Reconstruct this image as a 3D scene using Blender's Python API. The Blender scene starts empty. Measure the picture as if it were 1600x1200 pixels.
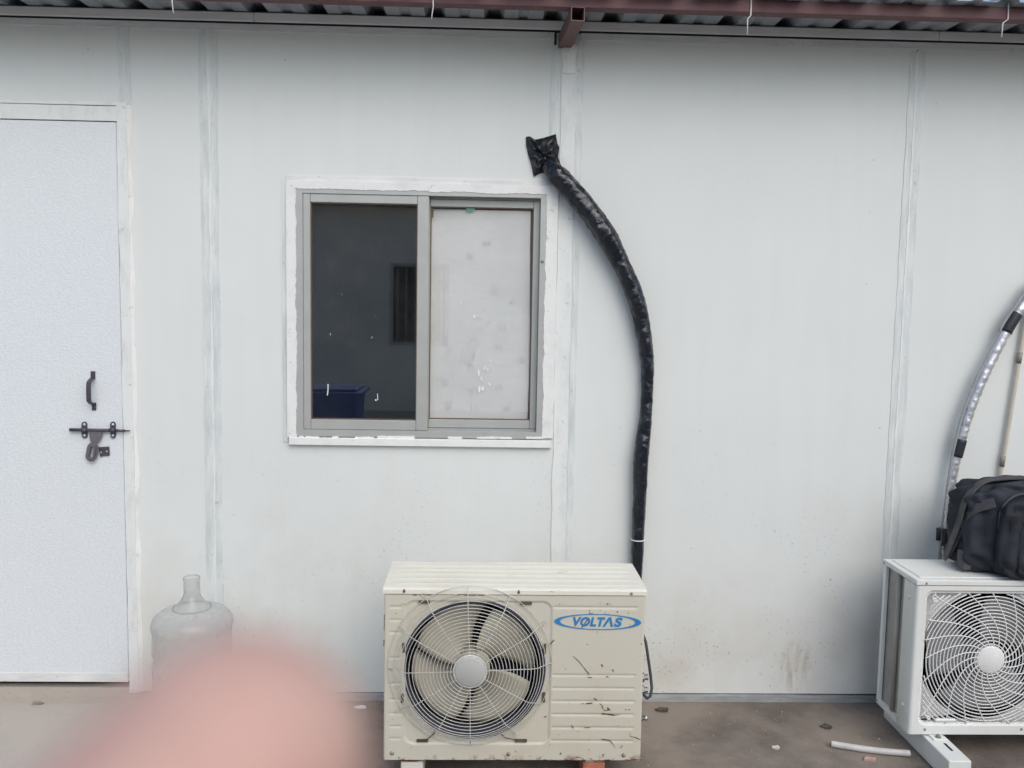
import bpy, bmesh, math, random
from mathutils import Vector, Matrix, noise as mnoise
random.seed(7)
R = math.radians
scene = bpy.context.scene
col = scene.collection

# ------------------------------------------------------------------ camera
CAM_D, CAM_H = 3.245, 1.528
PITCH, YAW, ROLL, FPX = R(5.11), R(1.73), R(1.01), 1350.0
cp, sp, cy_, sy_ = math.cos(PITCH), math.sin(PITCH), math.cos(YAW), math.sin(YAW)
FW = Vector((sy_*cp, cy_*cp, -sp))
RT0 = Vector((cy_, -sy_, 0)); UP0 = RT0.cross(FW)
RT = RT0*math.cos(ROLL) + UP0*math.sin(ROLL)
UP = UP0*math.cos(ROLL) - RT0*math.sin(ROLL)
CAM = Vector((0, -CAM_D, CAM_H))
cd = bpy.data.cameras.new('camera'); cam = bpy.data.objects.new('camera', cd); col.objects.link(cam)
M3 = Matrix((RT, UP, -FW)).transposed()
cam.matrix_world = Matrix.Translation(CAM) @ M3.to_4x4()
cd.sensor_width = 36; cd.lens = FPX/1600*36; cd.clip_start = 0.004; cd.clip_end = 900
cd.dof.use_dof = True; cd.dof.focus_distance = 3.0; cd.dof.aperture_fstop = cd.lens/3.4   # 3.4 mm wide pupil of a phone lens
scene.camera = cam

# ------------------------------------------------------------------ sky and light (bright, thinly overcast)
SUN_EL, SUN_AZ = R(44), R(158)     # azimuth clockwise from +Y: behind the camera, a little to the right
w = bpy.data.worlds.new('World'); scene.world = w; w.use_nodes = True
wn = w.node_tree.nodes; wl = w.node_tree.links
sky = wn.new('ShaderNodeTexSky'); sky.sky_type = 'NISHITA'; sky.sun_disc = False
sky.sun_elevation = SUN_EL; sky.sun_rotation = SUN_AZ
sky.air_density = 1.0; sky.dust_density = 2.5; sky.ozone_density = 1.0
wl.new(sky.outputs[0], wn['Background'].inputs[0]); wn['Background'].inputs[1].default_value = 0.15
sd = bpy.data.lights.new('sun', 'SUN'); sd.energy = .9; sd.angle = R(60); sd.color = (1, .995, .96)
sun = bpy.data.objects.new('sun', sd); col.objects.link(sun)
sdir = Vector((math.sin(SUN_AZ)*math.cos(SUN_EL), math.cos(SUN_AZ)*math.cos(SUN_EL), math.sin(SUN_EL)))
sun.rotation_euler = (-sdir).to_track_quat('-Z', 'Y').to_euler(); sun.location = sdir*20
vs = scene.view_settings; vs.view_transform = 'Standard'; vs.look = 'None'; vs.gamma = 1; vs.exposure = 0.2
scene.render.engine = 'CYCLES'; scene.cycles.use_denoising = True; scene.cycles.max_bounces = 6
scene.cycles.use_adaptive_sampling = True; scene.cycles.adaptive_threshold = .02
scene.cycles.transparent_max_bounces = 14

# ------------------------------------------------------------------ helpers
def ray(px, py):
    return FW + RT*((px-800)/FPX) + UP*((600-py)/FPX)
def P(px, py, Y=0.0):                   # photo pixel -> point on the plane y = Y
    d = ray(px, py); return CAM + d*((Y-CAM.y)/d.y)
def G(px, py, z=0.0):                   # photo pixel -> point on the plane z
    d = ray(px, py); return CAM + d*((z-CAM.z)/d.z)
def C(px, py, dist):                    # photo pixel at a depth from the lens
    return CAM + ray(px, py)*dist

class MB:
    def __init__(s): s.v = []; s.f = []; s.sm = []
    def add(s, vs, fs, smooth=False):
        n = len(s.v); s.v += [Vector(v) for v in vs]; s.f += [[i+n for i in f] for f in fs]; s.sm += [smooth]*len(fs); return s
    def box(s, a, b):
        x0, y0, z0 = a; x1, y1, z1 = b
        x0, x1 = min(x0, x1), max(x0, x1); y0, y1 = min(y0, y1), max(y0, y1); z0, z1 = min(z0, z1), max(z0, z1)
        return s.add([(x0,y0,z0),(x1,y0,z0),(x1,y1,z0),(x0,y1,z0),(x0,y0,z1),(x1,y0,z1),(x1,y1,z1),(x0,y1,z1)],
              [[0,3,2,1],[4,5,6,7],[0,1,5,4],[1,2,6,5],[2,3,7,6],[3,0,4,7]])
    def bbox(s, a, b, r=.004, seg=2):   # box with rounded edges
        bm = bmesh.new(); bmesh.ops.create_cube(bm, size=1)
        a, b = Vector(a), Vector(b); c = (a+b)/2; d = b-a
        for v in bm.verts: v.co = Vector((v.co.x*abs(d.x), v.co.y*abs(d.y), v.co.z*abs(d.z)))+c
        bmesh.ops.bevel(bm, geom=bm.edges[:], offset=r, segments=seg, profile=.5, affect='EDGES')
        bm.verts.index_update(); s.add([v.co.copy() for v in bm.verts], [[v.index for v in f.verts] for f in bm.faces], False); bm.free(); return s
    def prism(s, pts, y0, y1):          # closed outline [(x,z)] extruded along y (y0 = front)
        n = len(pts)
        s.add([(x,y0,z) for x,z in pts]+[(x,y1,z) for x,z in pts],
              [list(range(n)), list(range(2*n-1,n-1,-1))]+[[i,i+n,(i+1)%n+n,(i+1)%n] for i in range(n)]); return s
    def ring(s, outer, inner, y0, y1):  # plate with a hole; outlines of equal length
        n = len(outer); vs = [(x,y0,z) for x,z in outer]+[(x,y0,z) for x,z in inner]+[(x,y1,z) for x,z in outer]+[(x,y1,z) for x,z in inner]; fs = []
        for i in range(n):
            j = (i+1)%n
            fs += [[i,j,n+j,n+i],[2*n+j,2*n+i,3*n+i,3*n+j],[i,2*n+i,2*n+j,j],[n+j,3*n+j,3*n+i,n+i]]
        return s.add(vs, fs)
    def tube(s, pts, r, n=8, caps=True, closed=False, smooth=True, squash=None):
        pts = [Vector(p) for p in pts]; m = len(pts); rr = r if isinstance(r, (list, tuple)) else [r]*m
        vs = []; up = None
        for i, p in enumerate(pts):
            if closed: t = pts[(i+1)%m]-pts[i-1]
            else: t = pts[min(i+1,m-1)]-pts[max(i-1,0)]
            t.normalize()
            if up is None:
                up = Vector((0,0,1)) if abs(t.z) < .9 else Vector((0,1,0))
            a = (up - t*up.dot(t)).normalized(); b = t.cross(a); up = a
            for k in range(n):
                th = 2*math.pi*k/n; vs.append(p+(a*math.cos(th)+b*math.sin(th))*rr[i])
        fs = []
        for i in range(m if closed else m-1):
            for k in range(n):
                i2 = (i+1)%m; fs.append([i*n+k, i*n+(k+1)%n, i2*n+(k+1)%n, i2*n+k])
        s.add(vs, fs, smooth)
        if caps and not closed:
            o = len(s.v)-m*n; s.f += [[o+k for k in range(n)][::-1], [o+(m-1)*n+k for k in range(n)]]; s.sm += [False, False]
        return s
    def lathe(s, prof, c, n=40, axis='Z', smooth=True):   # prof [(r,h)] turned about an axis through c
        c = Vector(c); vs = []
        for r, h in prof:
            for k in range(n):
                th = 2*math.pi*k/n
                if axis == 'Z': vs.append(c+Vector((r*math.cos(th), r*math.sin(th), h)))
                elif axis == 'Y': vs.append(c+Vector((r*math.cos(th), h, r*math.sin(th))))
                else: vs.append(c+Vector((h, r*math.cos(th), r*math.sin(th))))
        fs = [[i*n+k, i*n+(k+1)%n, (i+1)*n+(k+1)%n, (i+1)*n+k] for i in range(len(prof)-1) for k in range(n)]
        return s.add(vs, fs, smooth)
    def build(s, name, mat, parent=None, kind=None):
        off = Vector((0,0,0)); p = parent
        while p is not None: off = off + p.location; p = p.parent
        me = bpy.data.meshes.new(name); me.from_pydata([v-off for v in s.v], [], s.f)
        me.polygons.foreach_set('use_smooth', s.sm); me.update()
        bm = bmesh.new(); bm.from_mesh(me); bmesh.ops.recalc_face_normals(bm, faces=bm.faces[:]); bm.to_mesh(me); bm.free()
        o = bpy.data.objects.new(name, me); col.objects.link(o); o.parent = parent
        if mat: me.materials.append(mat)
        if kind: o['kind'] = kind
        return o
def tag(o, label=None, cat=None, group=None, kind=None):
    for k, v in (('label',label),('category',cat),('group',group),('kind',kind)):
        if v: o[k] = v
    return o
def thing(name, loc, label, cat, group=None):
    o = bpy.data.objects.new(name, None); col.objects.link(o); o.location = loc; o.empty_display_size = .1
    return tag(o, label, cat, group)
def single(o):                           # move a lone mesh's origin to its base centre
    me = o.data; xs = [v.co for v in me.vertices]
    c = Vector(((min(v.x for v in xs)+max(v.x for v in xs))/2, (min(v.y for v in xs)+max(v.y for v in xs))/2, min(v.z for v in xs)))
    me.transform(Matrix.Translation(-c)); o.location = c; return o
def jag(x0, x1, z0, z1, step, amp, sides):   # a rectangle outline with hand-made wavy sides ('lrtb')
    pts = []
    def line(ax, az, bx, bz, nx, nz, wob):
        L = math.hypot(bx-ax, bz-az); n = max(1, int(L/step)); w_ = 0
        for i in range(n):
            t = i/n; w_ = .7*w_ + random.uniform(-1,1)*amp*.7 if wob else 0
            pts.append((ax+(bx-ax)*t+nx*w_, az+(bz-az)*t+nz*w_))
    line(x0,z0,x1,z0,0,1,'b' in sides); line(x1,z0,x1,z1,1,0,'r' in sides)
    line(x1,z1,x0,z1,0,1,'t' in sides); line(x0,z1,x0,z0,1,0,'l' in sides)
    return pts

# ------------------------------------------------------------------ materials
class NM:
    def __init__(s, name):
        s.m = bpy.data.materials.new(name); s.m.use_nodes = True; s.t = s.m.node_tree; s.n = s.t.nodes
        s.b = s.n['Principled BSDF']; s.out = s.n['Material Output']; s.co = s.n.new('ShaderNodeTexCoord')
    def l(s, a, b): s.t.links.new(a, b)
    def noise(s, scale, detail=4, rough=.55, stretch=None, coord=None):
        n = s.n.new('ShaderNodeTexNoise'); n.inputs['Scale'].default_value = scale; n.inputs['Detail'].default_value = detail; n.inputs['Roughness'].default_value = rough
        src = coord or s.co.outputs['Object']
        if stretch:
            mp = s.n.new('ShaderNodeMapping'); mp.inputs['Scale'].default_value = stretch; s.l(src, mp.inputs[0]); src = mp.outputs[0]
        s.l(src, n.inputs['Vector']); return n.outputs['Fac']
    def ramp(s, fac, a, b, lo=0., hi=1.):
        r = s.n.new('ShaderNodeMapRange'); r.inputs[1].default_value = a; r.inputs[2].default_value = b; r.inputs[3].default_value = lo; r.inputs[4].default_value = hi
        s.l(fac, r.inputs[0]); return r.outputs[0]
    def math(s, op, a, b=None):
        n = s.n.new('ShaderNodeMath'); n.operation = op
        for i, x in enumerate((a, b)):
            if x is None: continue
            if isinstance(x, (int, float)): n.inputs[i].default_value = x
            else: s.l(x, n.inputs[i])
        return n.outputs[0]
    def mix(s, fac, a, b):
        n = s.n.new('ShaderNodeMix'); n.data_type = 'RGBA'
        for i, x in ((0, fac), (6, a), (7, b)):
            if isinstance(x, (int, float)): n.inputs[i].default_value = x
            elif isinstance(x, tuple): n.inputs[i].default_value = (*x, 1)
            else: s.l(x, n.inputs[i])
        return n.outputs[2]
    def schlick(s, f0):
        lw = s.n.new('ShaderNodeLayerWeight'); lw.inputs[0].default_value = .5
        return s.math('ADD', s.math('MULTIPLY', s.math('POWER', lw.outputs['Facing'], 5.0), 1-f0), f0)
    def xyz(s, what='Object'):
        n = s.n.new('ShaderNodeSeparateXYZ'); s.l(s.co.outputs[what], n.inputs[0]); return n.outputs
    def bump(s, h, strength, dist):
        n = s.n.new('ShaderNodeBump'); n.inputs['Strength'].default_value = strength; n.inputs['Distance'].default_value = dist
        s.l(h, n.inputs['Height'])
        if s.b.inputs['Normal'].is_linked: s.l(s.b.inputs['Normal'].links[0].from_socket, n.inputs['Normal'])
        s.l(n.outputs[0], s.b.inputs['Normal'])
    def col(s, c):
        if isinstance(c, tuple): s.b.inputs['Base Color'].default_value = (*c, 1)
        else: s.l(c, s.b.inputs['Base Color'])
    def set(s, rough=None, metal=None, spec=None, coat=None):
        if rough is not None: s.b.inputs['Roughness'].default_value = rough
        if metal is not None: s.b.inputs['Metallic'].default_value = metal
        if spec is not None: s.b.inputs['Specular IOR Level'].default_value = spec
        if coat is not None: s.b.inputs['Coat Weight'].default_value = coat
        return s
def simple(name, c, rough=.6, metal=0, var=.12, scale=25, bump=.0, bscale=120, c2=None, thr=(.4,.7), coat=None):
    m = NM(name); c2 = c2 or tuple(x*(1-var) for x in c)
    m.col(m.mix(m.ramp(m.noise(scale), *thr), c, c2)); m.set(rough, metal, coat=coat)
    if bump: m.bump(m.noise(bscale), bump, .002)
    return m.m

def wall_mat(name, base, dirt=1.0, stain=None):
    m = NM(name); x, y, z = m.xyz()
    c = m.mix(m.ramp(m.noise(1.3, 3), .35, .7), base, tuple(v*.95 for v in base))
    c = m.mix(m.ramp(m.noise(3.0, 5, .6, (5, 1, .4)), .45, .75, 0, .35), c, tuple(a*b for a, b in zip(base, (.93,.92,.88))))      # faint runs
    low = m.ramp(z, 1.0, .05)
    c = m.mix(m.math('MULTIPLY', m.ramp(m.noise(2.2, 4, .65), .44, .72), m.math('MULTIPLY', low, .55*dirt)), c, (.52,.48,.40))   # splashed dust
    sp_ = m.ramp(m.noise(70, 4, .65), .60, .68); area = m.ramp(m.noise(2.6, 2), .46, .60)
    c = m.mix(m.math('MULTIPLY', m.math('MULTIPLY', sp_, area), m.math('MULTIPLY', m.ramp(z, 1.1, .1, .1, 1), .85*dirt)), c, (.24,.22,.2))
    sp2 = m.ramp(m.noise(48, 1, .4), .81, .825); c = m.mix(m.math('MULTIPLY', sp2, .6), c, (.12,.11,.10))
    if stain:                                                  # brown run-off mark, painted by water
        sx, sz = stain
        dx = m.math('DIVIDE', m.math('SUBTRACT', x, sx), .075); dz = m.math('DIVIDE', m.math('SUBTRACT', z, sz), .13)
        d2 = m.math('ADD', m.math('MULTIPLY', dx, dx), m.math('MULTIPLY', dz, dz))
        k = m.math('MULTIPLY', m.ramp(d2, 1.0, .15), m.ramp(m.noise(9, 5, .7, (4.5, 1, .7)), .42, .62))
        c = m.mix(m.math('MULTIPLY', k, .60), c, (.40,.30,.21))
    m.col(c); m.set(.62, spec=.35)
    m.bump(m.noise(1.6, 2), .25, .02); m.bump(m.noise(160, 3), .06, .002)
    return m.m
STX, STZ = P(1245,1040).x, P(1245,1040).z
M = {}
M['wall'] = wall_mat('white_wall_paint', (.73,.765,.745), 1.0, (STX, STZ))
def door_mat():
    m = NM('embossed_door_skin')
    n = m.noise(95, 3, .6, (1, 1, 1.5))
    c = m.mix(m.ramp(n, .42, .62), (.675,.725,.745), (.735,.78,.795)); c = m.mix(m.ramp(m.noise(1.2, 3), .4, .7, 0, .5), c, (.72,.755,.765))
    m.col(c); m.set(.5); m.bump(n, .55, .003); return m.m
M['door'] = door_mat()
def brushed(name, a, b, lo=.42, hi=.62, vert=True, st=None):
    m = NM(name); st = st or ((6, 1, 1.0) if vert else (1.0, 1, 6))
    k = m.ramp(m.noise(5, 6, .7, st), lo, hi); c = m.mix(k, a, b)
    c = m.mix(m.math('MULTIPLY', m.ramp(m.noise(45, 3, .6), .64, .72), .5), c, tuple(v*.6 for v in b))
    m.col(c); m.set(.6); m.bump(m.noise(12, 5, .7, st), .35, .003); return m.m
M['tape_v'] = brushed('brush_painted_joint_vertical', (.725,.765,.75), (.55,.60,.595), .38, .64)
M['tape_h'] = brushed('brush_painted_joint_level', (.78,.795,.78), (.64,.66,.645), .38, .62, vert=False)
M['putty'] = brushed('thick_white_paint', (.79,.805,.785), (.69,.705,.685), .5, .74, st=(2.2,1,1.6))
M['post'] = brushed('painted_post', (.75,.78,.76), (.63,.655,.64), .48, .72, st=(3.5,1,1.3))
M['alu'] = simple('anodised_aluminium', (.47,.49,.465), .42, .25, .08, 14)
M['alu_d'] = simple('dull_aluminium_track', (.40,.41,.40), .5, .2, .1, 14)
M['gasket'] = simple('brown_gasket', (.16,.11,.08), .8)
M['fascia'] = simple('grey_white_flashing', (.78,.78,.765), .5, 0, .08, 6)
M['dark'] = simple('dark_gap', (.02,.02,.025), .9)
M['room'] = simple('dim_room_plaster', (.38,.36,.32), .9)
M['skirt'] = brushed('grey_base_channel', (.30,.315,.32), (.42,.44,.45), vert=False)
M['iron'] = simple('dark_painted_iron', (.10,.09,.115), .45, .4, .2, 60, .2)
M['iron_l'] = simple('worn_grey_iron', (.21,.20,.225), .45, .5, .2, 60)
M['hole'] = simple('bare_screw_head', (.62,.64,.64), .4, .5)
M['maroon'] = simple('maroon_red_oxide_paint', (.105,.042,.050), .55, 0, .25, 9, .2, 60, (.135,.055,.055))
M['maroon_b'] = simple('faded_red_oxide_paint', (.15,.082,.082), .6, 0, .2, 14)
def roof_mat():
    m = NM('grey_blue_roof_sheet'); m.col(m.mix(m.ramp(m.noise(4, 4), .4, .7), (.42,.46,.49), (.35,.39,.42))); m.set(.42, .3); return m.m
M['roof'] = roof_mat()
M['string'] = simple('white_plastic_wire', (.78,.78,.76), .5)
def glass_mat():
    m = NM('clear_window_glass'); n = m.n; n.remove(m.b)
    tr = n.new('ShaderNodeBsdfTransparent'); gl = n.new('ShaderNodeBsdfGlossy'); gl.inputs['Roughness'].default_value = .015
    mx = n.new('ShaderNodeMixShader'); m.l(m.schlick(.145), mx.inputs[0]); m.l(tr.outputs[0], mx.inputs[1]); m.l(gl.outputs[0], mx.inputs[2])
    df = n.new('ShaderNodeBsdfDiffuse'); df.inputs[0].default_value = (.6,.6,.58,1)       # dust film
    mx2 = n.new('ShaderNodeMixShader'); m.l(m.ramp(m.noise(5, 6, .7), .45, .8, .004, .03), mx2.inputs[0])
    m.l(mx.outputs[0], mx2.inputs[1]); m.l(df.outputs[0], mx2.inputs[2]); m.l(mx2.outputs[0], m.out.inputs[0])
    tr.inputs[0].default_value = (.985,.99,.985,1); return m.m
M['glass'] = glass_mat()
def paper_mat():
    m = NM('white_printed_wrapping_paper'); x, y, z = m.xyz()
    c = m.mix(m.ramp(m.noise(6, 4), .35, .7), (.95,.95,.94), (.92,.925,.92))
    c = m.mix(m.ramp(m.noise(2.5, 3, .5, (1, 1, 2.2)), .45, .62, 0, .25), c, (.80,.81,.81))
    m.col(c); m.set(.7); m.bump(m.noise(7, 3, .5, (1, 1, 1.8)), .45, .012); return m.m
M['paper'] = paper_mat()
M['print'] = simple('faint_grey_print', (.865,.87,.87), .7)
M['splash'] = simple('dried_white_paint', (.85,.86,.85), .6)
M['green'] = simple('green_tape', (.10,.34,.24), .5)
def ac_mat(name, base, dirt, rust=True):
    m = NM(name); x, y, z = m.xyz()
    c = m.mix(m.ramp(m.noise(3, 4), .35, .7), base, tuple(a*b for a, b in zip(base, (.95,.94,.90))))
    c = m.mix(m.math('MULTIPLY', m.ramp(m.noise(7, 6, .7), .5, .75), .35*dirt), c, (.50,.46,.36))
    c = m.mix(m.math('MULTIPLY', m.ramp(m.noise(20, 5, .7, (5,1,.5)), .62, .8), .35*dirt), c, (.36,.31,.24))
    if rust:
        k = m.math('MULTIPLY', m.ramp(m.noise(38, 4, .65), .70, .73), m.ramp(m.noise(4.5, 2), .5, .6)); c = m.mix(k, c, (.16,.075,.045))
        e = m.ramp(z, .022, .002); c = m.mix(m.math('MULTIPLY', e, m.ramp(m.noise(30, 4, .7), .50, .62)), c, (.22,.11,.07))
    m.col(c); m.set(.45, spec=.4); m.bump(m.noise(50, 3), .06, .002); return m.m
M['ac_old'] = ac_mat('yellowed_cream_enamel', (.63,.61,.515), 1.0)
M['ac_top'] = ac_mat('cream_enamel_lid_painted_lit', (.80,.785,.69), .8)  # lid colour raised above the casing's to carry the stronger light on top
M['ac_new'] = ac_mat('fresh_white_enamel', (.76,.785,.765), .25, False)
M['ac_plast'] = simple('white_plastic_grille', (.76,.77,.75), .45, 0, .05, 12)
M['wire'] = simple('grey_white_guard_wire', (.66,.65,.60), .4, .1, .2, 40)
M['blade_o'] = simple('beige_fan_plastic', (.50,.475,.375), .55, 0, .22, 9)
M['blade_n'] = simple('grey_fan_plastic', (.30,.31,.31), .5, 0, .15, 9)
M['hubcap'] = simple('pale_grey_cap', (.47,.485,.455), .6, 0, .06, 10)
M['inside'] = simple('dark_shroud_interior', (.05,.055,.08), .6)
M['coil'] = brushed('beige_grey_coil_fins', (.40,.385,.345), (.30,.29,.265), .4, .65)
M['blue'] = simple('blue_logo_print', (.035,.24,.53), .45, 0, .12, 30)
M['rust'] = simple('rust', (.17,.075,.04), .85, 0, .4, 60)
M['rustd'] = simple('dark_scratch', (.12,.085,.06), .8, 0, .3, 60)
M['screw'] = simple('weathered_screw', (.32,.29,.25), .5, .5, .3, 90)
M['brass'] = simple('tarnished_valve_metal', (.17,.18,.20), .4, .7, .3, 60)
M['nut'] = simple('bright_valve_cap', (.50,.50,.50), .3, .9)
M['rubber'] = simple('black_cable_rubber', (.05,.052,.055), .55)
M['brick'] = simple('orange_red_brick', (.50,.19,.12), .9, 0, .3, 40, .5, 90)
M['wbrick'] = simple('chipped_white_block', (.70,.68,.62), .9, 0, .2, 30, .6, 70, (.42,.25,.17), (.58,.66))
def wrap_mat():
    m = NM('black_shiny_wrapping_film'); m.col(m.mix(m.ramp(m.noise(14), .4, .7), (.007,.010,.016), (.013,.017,.025))); m.set(.24, spec=.6)
    m.bump(m.noise(38, 2, .45), .55, .010); m.bump(m.noise(14, 2, .5), .7, .022); return m.m
M['wrap'] = wrap_mat()
M['film'] = simple('black_flat_film', (.010,.013,.019), .28, 0, .3, 14, .25, 40)
def foil_mat():
    m = NM('crinkled_silver_foil'); m.col(m.mix(m.ramp(m.noise(30), .4, .7), (.74,.75,.76), (.58,.59,.60))); m.set(.36, .75)
    m.bump(m.noise(70, 4, .6), .6, .004); return m.m
M['foil'] = foil_mat()
M['tape_k'] = simple('black_insulation_tape', (.022,.025,.034), .45, 0, .3, 60, .5, 90)
M['cable_g'] = simple('grey_cable', (.34,.35,.35), .5)
M['conduit'] = simple('beige_pvc_conduit', (.57,.53,.44), .5, 0, .12, 12)
M['clip'] = simple('brown_tape_clip', (.30,.26,.21), .6, 0, .3, 50)
def bag_mat(name, c):
    m = NM(name); m.col(m.mix(m.ramp(m.noise(9, 5, .6), .4, .72), c, tuple(v*1.9+.004 for v in c))); m.set(.72, spec=.3)
    m.bump(m.noise(420, 2), .25, .0012); m.bump(m.noise(16, 4, .6), .5, .012); return m.m
M['bag'] = bag_mat('black_nylon', (.017,.020,.027)); M['webbing'] = bag_mat('dark_grey_webbing', (.050,.050,.054))
M['zip'] = simple('black_zip', (.012,.012,.014), .35)
def jug_mat():
    m = NM('clear_smoky_plastic'); n = m.n; n.remove(m.b)
    tr = n.new('ShaderNodeBsdfTransparent'); tr.inputs[0].default_value = (.96,.965,.96,1)
    gl = n.new('ShaderNodeBsdfGlossy'); gl.inputs['Roughness'].default_value = .03
    df = n.new('ShaderNodeBsdfDiffuse'); df.inputs[0].default_value = (.56,.57,.55,1)
    a = n.new('ShaderNodeMixShader'); lw = n.new('ShaderNodeLayerWeight'); lw.inputs[0].default_value = .25
    m.l(m.math('ADD', m.math('MULTIPLY', lw.outputs['Facing'], .62), m.ramp(m.noise(22, 4), .45, .75, .20, .32)), a.inputs[0]); m.l(tr.outputs[0], a.inputs[1]); m.l(df.outputs[0], a.inputs[2])
    b = n.new('ShaderNodeMixShader'); m.l(m.schlick(.035), b.inputs[0]); m.l(a.outputs[0], b.inputs[1]); m.l(gl.outputs[0], b.inputs[2])
    m.l(b.outputs[0], m.out.inputs[0]); return m.m
M['jug'] = jug_mat()
def floor_mat():
    m = NM('dusty_concrete_floor'); x, y, z = m.xyz()
    c = m.mix(m.ramp(m.noise(2.1, 6, .65), .40, .62), (.135,.113,.095), (.26,.22,.183))
    c = m.mix(m.ramp(m.noise(5, 6, .65), .50, .72, 0, .6), c, (.27,.235,.20))
    lightx = m.math('MULTIPLY', m.ramp(m.math('ADD', x, m.math('MULTIPLY', m.noise(2.5, 4), .8)), -.05, -.7), 1.0)   # dustier, paler cement at the door end
    c = m.mix(m.math('MULTIPLY', lightx, .85), c, (.50,.455,.40))
    c = m.mix(m.ramp(m.noise(90, 3, .6), .68, .74, 0, .5), c, (.42,.39,.35))
    c = m.mix(m.ramp(m.noise(120, 2, .5), .70, .76, 0, .6), c, (.06,.05,.045))
    m.col(c); m.set(.8); m.bump(m.noise(35, 6, .7), .5, .008); m.bump(m.noise(6, 4, .6), .3, .02); return m.m
M['floor'] = floor_mat()
M['pvc'] = simple('greyish_white_pvc', (.60,.585,.575), .5, 0, .15, 30)
M['scrap'] = simple('pink_scrap', (.50,.33,.29), .8)
M['chip'] = simple('pale_flakes', (.66,.60,.50), .8)
M['twig'] = simple('dark_litter', (.10,.09,.075), .9, 0, .5, 80)
def skin_mat():
    m = NM('skin'); m.col(m.mix(m.ramp(m.noise(160, 3), .35, .65), (.60,.395,.32), (.55,.32,.27))); m.set(.5)
    m.bump(m.noise(900, 2), .15, .0004); return m.m
M['skin'] = skin_mat(); M['nail'] = simple('fingernail', (.58,.42,.37), .3)
M['sleeve'] = simple('grey_blue_cotton', (.18,.22,.28), .9, 0, .15, 60, .3, 300)
M['bin'] = simple('blue_bin_plastic', (.012,.075,.30), .4, 0, .15, 10)
M['owall'] = simple('opposite_wall_paint', (.80,.765,.69), .7, 0, .08, 2)
M['oglass'] = simple('opposite_dark_glass', (.02,.025,.025), .2)

# ------------------------------------------------------------------ ground
MB().add([(-300,-300,0),(300,-300,0),(300,300,0),(-300,300,0)], [[0,1,2,3]]).build('ground', M['floor'], None, 'structure')

# ------------------------------------------------------------------ the cabin
cabin = thing('cabin', (0,0,0), 'white site cabin of painted panels with door, sliding window and metal eave', 'building')
X0, X1 = -3.3, 4.3
ZT = P(800,44).z                                             # top of the wall panels
xs_l = P(330,480).x; xs_p = P(887,480).x; xs_r = P(1411,480).x; xs_d = P(200,600).x
wx0, wx1, wz0, wz1 = P(463,480).x, P(850,480).x, P(650,681).z, P(650,299).z     # window opening
dx0, dx1 = xs_d-.93, P(193,620).x                                             # door leaf
dz0, dz1 = P(100,1063).z, P(100,190).z
def panel(x0, x1, z0=.03, z1=ZT, y0=0, y1=.055):
    return MB().bbox((x0+.0015,y0,z0), (x1-.0015,y1,z1), .0015, 1).build('wall_panel', M['wall'], cabin)
panel(X0, dx0-.05); panel(dx0-.05, P(209,600).x-.006, dz1+.05); panel(P(209,600).x-.006, xs_l)
wp = MB()                                              # the panel with the window opening
wp.ring([(xs_l+.0015,.03),(xs_p-.0015,.03),(xs_p-.0015,ZT),(xs_l+.0015,ZT)], [(wx0,wz0),(wx1,wz0),(wx1,wz1),(wx0,wz1)], 0, .055)
wp.build('wall_panel', M['wall'], cabin)
panel(xs_p, xs_r); panel(xs_r, xs_r+1.25); panel(xs_r+1.25, X1)
# brushed tape over the joints
def strip(px_a, px_b, py_top, py_bot, mat, proud=.0022, ref=480, name='joint_strip'):
    pym = min(max(ref, py_top), py_bot)
    xa, xb = P(px_a, pym).x, P(px_b, pym).x; zt, zb = P((px_a+px_b)/2, py_top).z, P((px_a+px_b)/2, py_bot).z
    return MB().prism(jag(xa, xb, max(zb,.035), zt, .02, .0022, 'lr'), -proud, .0005).build(name, mat, cabin)
strip(317, 344, 46, 1085, M['tape_v'], .002); strip(330, 332, 46, 1085, M['putty'], .0032)
strip(186, 205, 42, 168, M['tape_v'], .002)
strip(1400, 1424, 80, 1090, M['tape_v'], .002); strip(1410, 1412.5, 80, 1090, M['putty'], .0034)
xe = P(1411,480).x+1.25; MB().prism(jag(xe-.022, xe+.022, .04, 2.46, .02, .002, 'lr'), -.002, .0005).build('joint_strip', M['tape_v'], cabin)
strip(857, 868, 60, 290, M['tape_v'], .002); strip(893, 903, 62, 1085, M['tape_v'], .002)
# post behind the joint, plastered over
pxa, pxb = P(869,480).x, P(892,480).x
pm = MB().prism(jag(pxa, pxb, .035, P(882,70).z, .02, .0022, 'lr'), -.0042, .0005); pm.build('post', M['post'], cabin)
pc = MB().prism(jag(pxa+.004, pxb-.004, P(882,115).z, P(882,70).z, .008, .002, 'lrb'), -.010, -.0040)
pc.tube([P(880,76,-.019), P(886,78,-.019), P(884,82,-.019), P(890,79,-.019)], .0022, 5); pc.build('post_cap', M['putty'], cabin)
# head strip under the fascia, fascia, dark gap
zh0, zh1 = P(800,60).z, P(800,49.5).z
for a, b in ((X0, P(866,55).x), (P(908,55).x, X1)):
    MB().prism(jag(a, b, zh0, zh1, .05, .0016, 'b'), -.006, .0005).build('head_strip', M['tape_h'], cabin)
MB().box((X0,-.004,zh1), (X1,.05,zh1+.008)).build('shadow_gap', M['dark'], cabin)
zf0, zf1 = zh1+.008, P(800,31.5).z
joints = [X0, P(398,40).x, P(1468,40).x, X1]
for a, b in zip(joints[:-1], joints[1:]):
    MB().bbox((a,-.010,zf0), (b-.001,.03,zf1), .003, 1).build('fascia', M['fascia'], cabin)
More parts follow.
